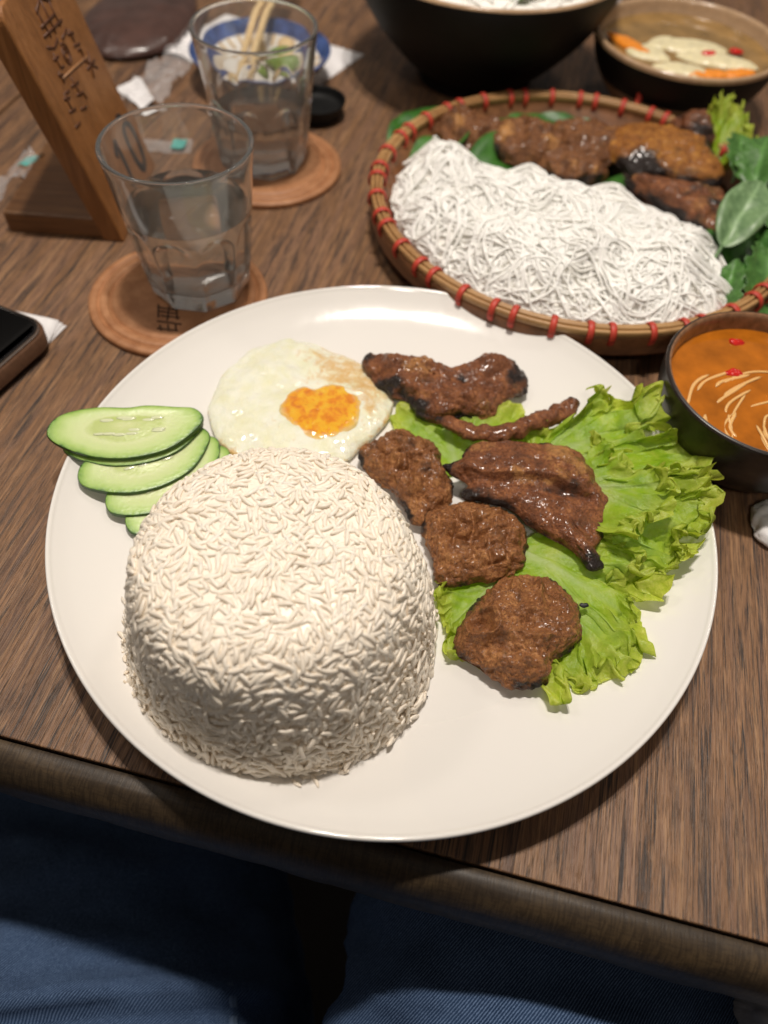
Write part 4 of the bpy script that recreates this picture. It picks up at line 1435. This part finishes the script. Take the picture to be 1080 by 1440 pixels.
def flatleaf(name, label, cat, base, tip, w, z0=0.0, arch=.5, mat='herb', stalk=0.0, seed=0, group=None, teeth=0.0, parent=None, twist=0.0):
    b, t_ = np.array(base, float), np.array(tip, float)
    ax = t_-b; Ln = np.linalg.norm(ax); ax /= Ln
    sd = np.cross((0, 0, 1), ax); sd /= np.linalg.norm(sd); up = np.cross(ax, sd)
    sd, up = sd*math.cos(twist)+up*math.sin(twist), up*math.cos(twist)-sd*math.sin(twist)
    nu, nv = 30, 15
    u = np.linspace(0, 1, nu)[:, None]; v = np.linspace(-1, 1, nv)[None]
    prof = np.sin(np.pi*u**.8)**.75*(1+teeth*np.sign(np.sin(u*40)))
    X = b+ax*(u*Ln)[..., None]+sd*(v*prof*w/2)[..., None]+up*(arch*np.sin(np.pi*u)-.18*w*np.abs(v)**1.5*prof*-1+.10*w*fbm(np.stack(np.broadcast_arrays(u*3, v*1.5, 0*u+seed), -1), 3, seed)*prof)[..., None]
    vein = np.maximum(np.exp(-(v/.09)**2)+0*u, .55*np.exp(-((np.sin((u*9-np.abs(v)*1.3)*np.pi))/.22)**2))
    V = X.reshape(-1, 3); F = grid_faces(nu, nv)
    o = obj(name, V, F, MT[mat], parent, attrs={'vein': (vein*.5).ravel()}, loc=None if parent is not None else tuple((b+t_)/2))
    o.modifiers.new('thick', 'SOLIDIFY').thickness = .035*CM
    if parent is None: tag(o, label, cat, group)
    if stalk:
        q = spl([b+ax*.1, b-ax*stalk*.5+np.array([0, 0, -.1]), b-ax*stalk+np.array([0, 0, -.35])], 8)
        V, F = tube(q, .11, 7)
        obj('stalk', V, F, MT['herb_pale'], o)
    return o


# banana leaf pieces lining the tray
for (b, t_, w, lab) in [((-.6, 26.2, 1.1), (3.2, 33.6, 1.6), 5.0, 'strip of green banana leaf lining the tray under the left of the noodles'), ((3.6, 33.4, 1.2), (12.5, 33.6, 1.3), 3.4, 'strip of green banana leaf lining the back of the tray under the patties'),
                         ((3.0, 22.5, .75), (14.5, 29.5, .85), 9.0, 'wide piece of banana leaf between the noodles and the tray patties')]:
    flatleaf('banana_leaf', lab, 'leaf', b, t_, w, arch=.1, mat='banana', seed=3, group='banana leaf pieces lining the tray')

# ------------------------------------------------------------------ rice noodles
NP = np.array([(-1.0, 22.6), (-.6, 26.0), (.8, 28.6), (2.6, 28.2), (5.0, 26.4), (7.5, 25.6), (9.6, 24.6), (12.0, 25.0), (14.3, 23.6), (16.5, 21.8), (18.0, 18.5), (18.5, 15.8), (16.6, 13.0), (13.4, 11.9), (10.4, 12.0), (7.0, 12.5), (3.8, 14.2), (1.2, 16.8), (-.4, 19.6)])
NB = spl(NP, 160, True)


def inside_d(P):
    """signed distance to the heap outline (positive inside)"""
    P = np.atleast_2d(P)
    d = np.sqrt(((P[:, None]-NB[None])**2).sum(-1)).min(1)
    x, y = P[:, 0], P[:, 1]
    A, Bq = NB, np.roll(NB, -1, 0)
    cr = ((A[None, :, 1] > y[:, None]) != (Bq[None, :, 1] > y[:, None])) & (x[:, None] < (Bq[:, 0]-A[:, 0])[None]*(y[:, None]-A[None, :, 1])/((Bq[:, 1]-A[:, 1])[None]+1e-12)+A[None, :, 0])
    ins = cr.sum(1) % 2 == 1
    return np.where(ins, d, -d)


def heap(P):
    d = inside_d(P)
    q = np.c_[np.atleast_2d(P)*.42, np.zeros(len(np.atleast_2d(P)))]
    return .95+np.maximum(0, 1-np.exp(-np.maximum(d+.25, 0)/1.5))*(2.5+.75*noise(q, 77)+.25*noise(q*2.3, 78))


nd = thing('noodle_heap', 'big heap of thin white rice noodles filling the bamboo tray', 'rice noodles', (8.5, 19.5, .8))
# solid heart of the heap
na, nr = 120, 26
cN = np.array([8.2, 19.4])
rows = []
for r in np.linspace(0.02, .97, nr):
    xy = cN+(NB[::160//na][:na] if False else spl(NP, na, True)-cN)*r if False else cN+(spl(NP, na, True)-cN)*r
    rows.append(np.c_[xy, np.maximum(heap(xy)-.11, .75)])
rows.append(np.c_[cN+(spl(NP, na, True)-cN)*.98, np.full(na, .7)])
V = np.concatenate(rows); F = grid_faces(len(rows), na, False, True).tolist()
F.append(list(range(na))[::-1])
obj('noodle_core', V, F, MT['noodle_core'], nd)
strands = []
rs = np.random.default_rng(21)
NS = 260
for i in range(NS):
    while True:
        p = np.array([rs.uniform(-1.2, 18), rs.uniform(11.8, 28.8)])
        if inside_d(p)[0] > .25: break
    a = rs.uniform(0, 2*np.pi)
    kap = rs.normal()*.3
    n = int(rs.uniform(30, 70)); ds = .26
    pts, hd = [p], [a]
    for s in range(n):
        kap = .90*kap+rs.normal()*.20
        a += kap*ds*1.6
        q = pts[-1]+np.array([math.cos(a), math.sin(a)])*ds
        if inside_d(q)[0] < .12:
            v = cN-q; ta = math.atan2(v[1], v[0]); a += .8*math.sin(ta-a)+.1
            q = pts[-1]+np.array([math.cos(a), math.sin(a)])*ds
        pts.append(q); hd.append(a)
    P = np.array(pts); hd = np.array(hd)
    nrm = np.c_[-np.sin(hd), np.cos(hd)]
    lay0 = rs.uniform(-.16, .16) if i > 30 else rs.uniform(.0, .25)
    m = int(rs.integers(3, 7))
    for k in range(m):
        off = (k-(m-1)/2)*rs.uniform(.11, .19)+.16*np.sin(np.linspace(0, rs.uniform(3, 9), len(P))+rs.uniform(0, 6))
        a0 = int(rs.integers(0, 8)); b0 = len(P)-int(rs.integers(0, 8))
        Q = (P+nrm*off[:, None])[a0:b0]
        if len(Q) < 6 or inside_d(Q).min() < -.12: continue
        lay = lay0+rs.uniform(-.08, .08)
        z = heap(Q)+lay+.10*np.sin(np.arange(len(Q))*.35*rs.uniform(.6, 1.4)+rs.uniform(0, 6))
        z = np.maximum(z, .85)
        strands.append((lay, np.c_[Q, z], rs.uniform(.055, .074)))
strands.sort(key=lambda s: -s[0])
for lay, C, r in strands[:300]:
    V, F = tube(C, r, 6)
    obj('noodle', V, F, MT['noodle'], nd)
mb = MB()
for lay, C, r in strands[300:]:
    mb.add(*tube(C, r, 5))
V, F = mb.out()
tag(obj('noodles', V, F, MT['noodle'], nd), kind='stuff')

# ------------------------------------------------------------------ meat and herbs on the tray
TG = 'grilled pork patties on the tray'


for i, (cx, cy, rx, ry, z0, lab, tl) in enumerate([(3.6, 30.3, 2.5, 2.0, 1.25, 'brown patty at the back left of the tray, behind the white noodles', (0, .05)), (7.3, 29.4, 2.6, 2.5, 1.35, 'brown patty in the middle of the tray back, between two others', (0, -.05)),
                                                  (11.1, 29.7, 2.8, 2.5, 1.5, 'largest brown patty on the tray, next to the orange grilled pork', (0, -.05)), (10.0, 26.8, 2.2, 1.7, 1.3, 'brown patty half buried by the noodles below the largest tray patty', (0, -.1))]):
    meat('tray_patty', lab, 'meat patty', disc(cx, cy, rx, ry, 12, .06, i+3), z0, 1.5, MT['tray_patty'], 120+i*7, TG, nr=40, na=140, amp=.2, freq=1.3, p=3.0, grit=.08, lumps=lumpy(None, i, .3, .9), tilt=tl)
TK = 'grilled pork pieces on the tray'
meat('tray_pork', 'orange brown grilled pork piece with charred edge on the tray', 'grilled pork', [(12.1, 28.6), (13.2, 30.4), (15.0, 30.8), (17.0, 30.6), (18.8, 29.2), (19.3, 27.2), (18.9, 25.3), (17.2, 25.0), (15.4, 25.6), (13.4, 26.0)], 2.1, 1.5, MT['porkfat'], 151, TK,
     nr=30, na=120, amp=.16, freq=1.2, p=2.8, tilt=(0, .06), charf=lambda x, y, z: .9*bl(x, y, 13.4, 25.9, 2.0, 1.1)+.8*bl(x, y, 18.8, 29.4, .8, 1.6)+.7*bl(x, y, 17.5, 24.8, 2, .7))
meat('tray_pork', 'dark charred grilled pork piece tucked below the orange one on the tray', 'grilled pork', [(13.2, 25.6), (15.2, 25.4), (17.2, 25.0), (19.0, 24.6), (19.2, 22.4), (18.4, 20.8), (17.2, 20.4), (16.2, 21.8), (14.6, 23.4)], 1.6, 1.5, MT['pork'], 163, TK,
     nr=28, na=110, amp=.16, freq=1.3, p=2.8, charf=lambda x, y, z: .25+0*x)
meat('tray_pork', 'blackened pork tip standing at the back right of the tray', 'grilled pork', [(16.6, 31.4), (18.0, 32.0), (19.2, 31.0), (19.2, 29.4), (18.2, 28.8), (17.0, 29.6)], 2.3, 1.7, MT['pork'], 171, TK, nr=20, na=80, amp=.2, freq=1.5, p=2.2, charf=lambda x, y, z: .35+0*x)
HG = 'fresh herbs at the right of the tray'
lettuce('lettuce_sprig', 'bright yellow green frilly lettuce tip at the back right of the tray', (19.4, 28.6, 1.6), [(18.6, 30.6, 3.9), (19.2, 31.5, 4.3), (20.2, 31.6, 4.2), (21.0, 30.6, 4.0), (21.4, 29.0, 3.8), (21.2, 27.6, 3.4)], A=.42, wl=1.1, nu=300, nv=36, seed=61, low=.3, z_under=1, group=HG, cat='lettuce')
for (b, t_, w, st_k, mat, lab, tw) in [
    ((17.3, 18.1, 2.9), (19.9, 22.6, 4.3), 2.6, 2.0, 'herb_pale', 'large oval pale green herb leaf with a long stalk beside the noodles', .15),
    ((20.0, 23.2, 3.2), (21.6, 28.0, 4.2), 2.6, .6, 'herb', 'serrated mid green herb leaf behind the large oval leaf', -.3),
    ((19.6, 25.6, 3.0), (20.4, 29.2, 3.6), 2.0, .4, 'herb', 'small green herb leaf under the frilly lettuce tip', .2),
    ((16.9, 13.3, 1.3), (17.9, 17.0, 3.0), 1.7, .5, 'herb', 'narrow olive green leaf standing between the noodles and the sauce bowl', -.5),
    ((19.0, 14.0, 1.6), (20.2, 19.5, 2.6), 3.0, .5, 'herb', 'broad dark green leaf at the right edge of the tray', .3),
    ((20.6, 16.6, 1.8), (21.2, 21.0, 2.4), 2.6, .4, 'banana', 'very dark green leaf deep at the right of the tray', 0),
    ((18.2, 17.0, 1.3), (21.0, 24.0, 1.6), 4.6, .3, 'banana', 'flat dark leaf under the oval herb leaf', 0),
    ((21.0, 20.5, 2.6), (22.0, 25.0, 3.2), 2.4, .4, 'herb', 'curled herb leaf at the right frame edge of the tray', -.2),
]:
    flatleaf('herb_leaf', lab, 'herb', b, t_, w, arch=.35, mat=mat, stalk=st_k, seed=int(w*10), group=HG, twist=tw, teeth=.12 if mat == 'herb' else 0)

# ------------------------------------------------------------------ sauce bowl (right)
sc_ = (16.4, 5.95)
sb = thing('sauce_bowl', 'dark brown stoneware bowl of amber dipping sauce at the right', 'bowl', (sc_[0], sc_[1], 0))
V, F = lathe(spl([(.01, .7), (2.6, .8), (3.7, 1.8), (4.15, 3.2), (4.28, 4.3), (4.36, 4.55), (4.46, 4.62)], 40), 110, (sc_[0], sc_[1], 0))
obj('inside', V, F, MT['brown_glaze'], sb).cycles.is_caustics_receiver = True
V, F = lathe(spl([(4.46, 4.62), (4.58, 4.56), (4.6, 4.3), (4.5, 3.2), (4.1, 1.9), (3.2, .7), (2.7, .45), (2.6, .02), (2.2, .02), (.01, .1)], 40), 110, (sc_[0], sc_[1], 0))
obj('outside', V, F, MT['dark_glaze'], sb)


def liquid(name, label, c, R, z, mat, cat):
    V, F = lathe([(.01, z), (R-.3, z), (R-.1, z+.01), (R, z+.05), (R-.1, z-.25), (.01, z-.5)], 90, (c[0], c[1], 0))
    o = tag(obj(name, V, F, MT[mat], loc=(c[0], c[1], z)), label, cat)
    o.cycles.is_caustics_caster = True
    return o


liquid('dipping_sauce', 'clear amber fish sauce filling the dark brown bowl', sc_, 4.27, 3.75, 'sauce', 'sauce')
rs = np.random.default_rng(5)
for i in range(46):
    R0 = rs.uniform(1.2, 5.2); a0 = rs.uniform(85, 175); Lk = rs.uniform(1.2, 3.0)
    k = np.linspace(0, 1, 16)
    a = np.radians(a0)+k*Lk/R0
    cx, cy = 17.3+rs.normal()*.25, 3.6+rs.normal()*.25
    x = cx+R0*np.cos(a)+.10*np.sin(k*5+i); y = cy+R0*.95*np.sin(a)+.10*np.cos(k*4+i)
    rr = np.hypot(x-sc_[0], y-sc_[1]); f = np.minimum(1, 3.85/rr)
    x = sc_[0]+(x-sc_[0])*f; y = sc_[1]+(y-sc_[1])*f
    z = (3.745 if i % 2 else 3.66)+.03*np.sin(k*np.pi*rs.uniform(1, 2)+rs.uniform(0, 3))
    V, F = tube(np.c_[x, y, z], np.interp(k, [0, .1, .9, 1], [.04, 1, 1, .04])*rs.uniform(.055, .09), 8, True, .6)
    tag(obj('papaya_shred', V, F, MT['shred' if i % 2 else 'shred_deep'], loc=(x[8], y[8], 3.7)), 'thin pale papaya shred floating in the amber sauce' if i % 2 else 'amber stained papaya shred sunk in the sauce', 'shred', 'papaya shreds in the sauce bowl')
for i, (x, y, lab) in enumerate([(15.9, 9.2, 'red chilli piece near the back rim of the sauce bowl'), (15.3, 7.1, 'red chilli piece in the middle of the amber sauce')]):
    V, F, *_ = blob(disc(x, y, .42, .24, 9, .18, i), 3.68, .2, 12, 40, 2.2, .06, .08, 2, i)
    tag(obj('chilli_piece', V, F, MT['chilli'], loc=(x, y, 3.4)), lab, 'chilli')

# ------------------------------------------------------------------ dip bowl (far right)
dc = (18.5, 39.4)
db = thing('dip_bowl', 'tan stoneware bowl with a black outer band at the far right, holding pickles', 'bowl', (dc[0], dc[1], 0))
V, F = lathe(spl([(.01, 1.2), (3.6, 1.4), (5.2, 2.6), (5.9, 4.2), (6.1, 4.9), (6.3, 5.05), (6.45, 4.95), (6.45, 4.7)], 40), 110, (dc[0], dc[1], 0))
obj('inside', V, F, MT['tan_glaze'], db).cycles.is_caustics_receiver = True
V, F = lathe(spl([(6.45, 4.7), (6.35, 4.2), (6.0, 3.2), (5.6, 2.5)], 20), 110, (dc[0], dc[1], 0))
obj('black_band', V, F, MT['black_glaze'], db)
V, F = lathe(spl([(5.6, 2.5), (4.9, 1.5), (3.9, .7), (3.5, .4), (3.4, .02), (2.9, .02), (.01, .1)], 30), 110, (dc[0], dc[1], 0))
obj('lower_body', V, F, MT['tan_glaze'], db)
liquid('pickle_dip', 'pale golden dip in the tan bowl around the pickles', dc, 5.85, 4.15, 'broth', 'sauce')
PK = 'pickled slices in the tan bowl'
for i, (cx, cy, rx, ry, rot, mat, lab) in enumerate([
    (15.7, 38.2, 1.5, .95, -.5, 'white_fruit', 'squarish white pickled slice at the left of the tan bowl'), (18.9, 39.6, 2.6, 1.0, -.15, 'white_fruit', 'long pale pickled slice at the back of the tan bowl'),
    (20.4, 37.6, 2.6, .95, -.25, 'white_fruit', 'long pale pickled slice in the middle of the tan bowl'), (17.8, 36.0, 2.0, .8, -.25, 'white_fruit', 'white pickled slice nearest the front rim of the tan bowl'),
    (16.9, 39.8, 1.2, .8, .6, 'white_fruit', 'small translucent pickled slice behind the squarish one'),
    (14.6, 39.0, 1.9, .6, -.85, 'carrot', 'orange carrot slice along the left rim of the tan bowl'), (19.4, 35.6, 1.6, .55, .1, 'carrot', 'orange carrot slice at the front rim of the tan bowl'), (21.4, 35.9, 1.3, .5, .3, 'carrot', 'small orange carrot slice at the front right of the tan bowl')]):
    ca, sa = math.cos(rot), math.sin(rot)
    P = [(cx+x*ca-y*sa, cy+x*sa+y*ca) for x, y in disc(0, 0, rx*1.0, ry*1.05, 12, .07, i+30)]
    V, F, *_ = blob(P, 3.97+.05*(i % 3), .42, 14, 60, 5.0, .15, .05, 1.2, 30+i, tilt=(.03*math.sin(i), .04))
    tag(obj('pickled_slice' if mat != 'carrot' else 'carrot_slice', V, F, MT[mat], loc=(cx, cy, 3.7)), lab, 'pickle', PK)
for i, (x, y, lab) in enumerate([(19.9, 38.2, 'small red chilli piece on the pale slices'), (21.9, 38.9, 'dull red chilli piece at the right of the tan bowl')]):
    V, F, *_ = blob(disc(x, y, .55, .35, 9, .1, i+8), 4.36, .3, 10, 36, 2.2, .06, .05, 2, i+5)
    tag(obj('chilli_piece', V, F, MT['chilli'], loc=(x, y, 4.1)), lab, 'chilli')

# ------------------------------------------------------------------ black bowl (far middle)
kc = (4.3, 42.6)
kb = thing('noodle_bowl', 'large black bowl with a tan lip at the top of the picture', 'bowl', (kc[0], kc[1], 0))
V, F = lathe(spl([(9.55, 7.85), (9.46, 7.3), (9.15, 6.4), (8.55, 5.2), (7.5, 3.7), (5.8, 1.9), (4.6, .9), (4.4, .5), (4.3, .02), (3.8, .02), (.01, .2)], 50), 120, (kc[0], kc[1], 0))
obj('outside', V, F, MT['black_glaze'], kb)
V, F = lathe(spl([(.01, 1.0), (4.5, 1.4), (7.2, 3.8), (8.7, 6.4), (9.1, 7.6), (9.2, 7.9), (9.35, 8.02), (9.5, 7.98), (9.55, 7.85)], 40), 120, (kc[0], kc[1], 0))
obj('inside', V, F, MT['tan_glaze'], kb)
tg = thing('bowl_noodles', 'white rice noodles heaped in the black bowl', 'rice noodles', (kc[0], kc[1], 6))
V, F = lathe([(.01, 7.9), (4, 7.7), (6, 7.45), (7.4, 7.2), (8.3, 6.95), (8.55, 6.75), (8.3, 6.3), (.01, 6.0)], 80, (kc[0], kc[1], 0))
obj('noodle_core', V, F, MT['noodle_core'], tg)
rs = np.random.default_rng(9)
mb = MB()
for i in range(120):
    r = 8.3*math.sqrt(rs.random()); th = rs.uniform(0, 2*np.pi); a = rs.uniform(0, 6.3)
    k = np.linspace(-1, 1, 14)
    x = r*math.cos(th)+1.8*k*math.cos(a)+.6*np.sin(k*3+i); y = r*math.sin(th)+1.8*k*math.sin(a)+.6*np.cos(k*2.5+i)
    rr = np.hypot(x, y); f = np.minimum(1, 8.6/rr); x, y = x*f, y*f
    z = np.interp(np.hypot(x, y), [0, 4, 7.4, 8.75], [7.9, 7.7, 7.2, 6.75])+.08+.08*np.sin(k*4+i)
    mb.add(*tube(np.c_[kc[0]+x, kc[1]+y, z], .1, 5))
V, F = mb.out()
tag(obj('noodles', V, F, MT['noodle'], tg), kind='stuff')
for i, (x, y, lab) in enumerate([(6.4, 36.2, 'green leaf scrap on the noodles near the middle of the black bowl rim'), (9.6, 38.0, 'green leaf scrap on the noodles at the right of the black bowl')]):
    flatleaf('herb_scrap', lab, 'herb', (x-.8, y, 7.3), (x+.9, y+.5, 7.6), .9, arch=.2, mat='herb', seed=i, group='herb scraps in the black bowl')

# ------------------------------------------------------------------ seated person and bag


def cloth(V, Nn, seed):
    w = fbm(V*np.array([.10, .28, .2])+seed, 3, seed)
    rg = 1-np.abs(fbm(V*np.array([.09, .26, .18])+seed+4, 3, seed+6))*1.3
    rg2 = 1-np.abs(fbm(V*np.array([.16, .55, .4])+seed+8, 2, seed+7))*1.4
    X = V+Nn*(w*.45+rg*.75+rg2*.22)[:, None]
    if seed == 3:      # pocket fold across the thigh
        d = X[:, 1]-(-17.0+.13*(X[:, 0]+8))
        X[:, 2] += np.where(X[:, 2] > -24, 1.0*np.exp(-(d/.6)**2)-.75*np.exp(-((d+1.0)/.4)**2), 0)
    return X


def leg(path, rads, nseg=260, na=90, seed=0):
    C = spl(path, nseg); r = spl(np.c_[rads, rads], nseg)[:, 0]
    V, F = tube(C, r, na, True, .92)
    Vn = V-np.repeat(C, na, 0)[:len(V)]
    Nn = Vn/np.linalg.norm(Vn, axis=1)[:, None]
    return cloth(V, Nn, seed), F, C, r


per = thing('person', 'seated person in blue denim jeans, legs reaching under the table edge', 'person', (-4, -45, -60))
V, F, C, r = leg([(-11, -52, -23.5), (-12.5, -38, -23.3), (-13.2, -20, -23.2), (-16.5, -6, -23.4), (-18, 4, -23.5), (-18.3, 9, -29), (-18, 9, -45), (-17.5, 6, -73)], [10.6, 10.8, 10.6, 9.2, 8.4, 7.4, 6.2, 5.5], seed=3)
mbp = MB(); mbp.add(V, F)
V, F, C2, r2 = leg([(4.5, -52, -19), (6.5, -38, -15.5), (8.5, -20, -14.8), (11, -6, -14.2), (13, 4, -15.0), (13.4, 9, -24), (13.2, 9, -45), (13, 6, -73)], [9.5, 9.3, 8.9, 8.2, 7.6, 7.0, 6.2, 5.5], seed=8)
mbp.add(V, F)
q = spl([(-10, -50, -20), (-3, -53, -19), (4, -50, -20)], 20)
V, F = tube(q, 9.3, 30); mbp.add(V, F)
V, F = mbp.out()
obj('jeans', V, F, MT['denim'], per)
# stitched seam that crosses the left thigh


def on_leg(C, r, t_, ang, lift, seed):
    i = np.clip(t_*(len(C)-1), 0, len(C)-1.001); j = i.astype(int); f = (i-j)[:, None]
    c = C[j]*(1-f)+C[j+1]*f; rr = r[j]
    d = np.c_[np.cos(ang)*rr, 0*rr, np.sin(ang)*rr*.92]
    Nn = d/np.linalg.norm(d, axis=1)[:, None]
    return cloth(c+d, Nn, seed)+Nn*lift


t_ = np.linspace(.05, .42, 90)
for da in (0, 1.1):
    V, F = tube(on_leg(C, r, t_, np.radians(np.linspace(46, 42, 90)+da), .05, 3), .13, 8, True, .6)
    obj('seam', V, F, MT['thread'], per)
# dark shirt and torso, unseen, added tall to shade the lap
tor = spl([(-3, -48, -14), (-3, -47, 5), (-3, -46, 22), (-3, -48, 40), (-3, -50, 48)], 30)
V, F = tube(tor, np.interp(np.linspace(0, 1, 30), [0, .3, .8, .93, 1], [15, 14.5, 17, 15, 8]), 40, True, .65, (0, 1, 0))
obj('occluder_shirt', V, F, plain('black_shirt', (.012, .012, .014), .9), per)

V, F = box(-60, 60, -80, -24, -36, -33)  # unseen bench with backrest, put in to block light around the lap
bn = thing('bench', 'unseen added dark bench the person is sitting on', 'bench', (0, -50, -75))
bevel(obj('seat', V, F, MT['nosing'], bn, smooth=False), .8, 2)
V, F = box(-60, 60, -80, -76, -33, 20)
bevel(obj('backrest', V, F, MT['nosing'], bn, smooth=False), .8, 2)
V, F = box(-58, 58, -74, -34, -75, -36.05)
obj('base', V, F, MT['nosing'], bn, smooth=False)

V, F, *_ = blob([(14.65, -20.6), (14.7, -17.6), (15.0, -15.6), (17.0, -15.0), (19.5, -17.0), (19.5, -21.0), (17.0, -22.0)], -16, 11.0, 26, 90, 3.2, 1.0, .45, .55, 44)
tag(obj('plastic_bag', V, F, MT['foil'], loc=(17, -18, -16)), 'pale grey crumpled plastic bag below the table edge at the lower right', 'bag')
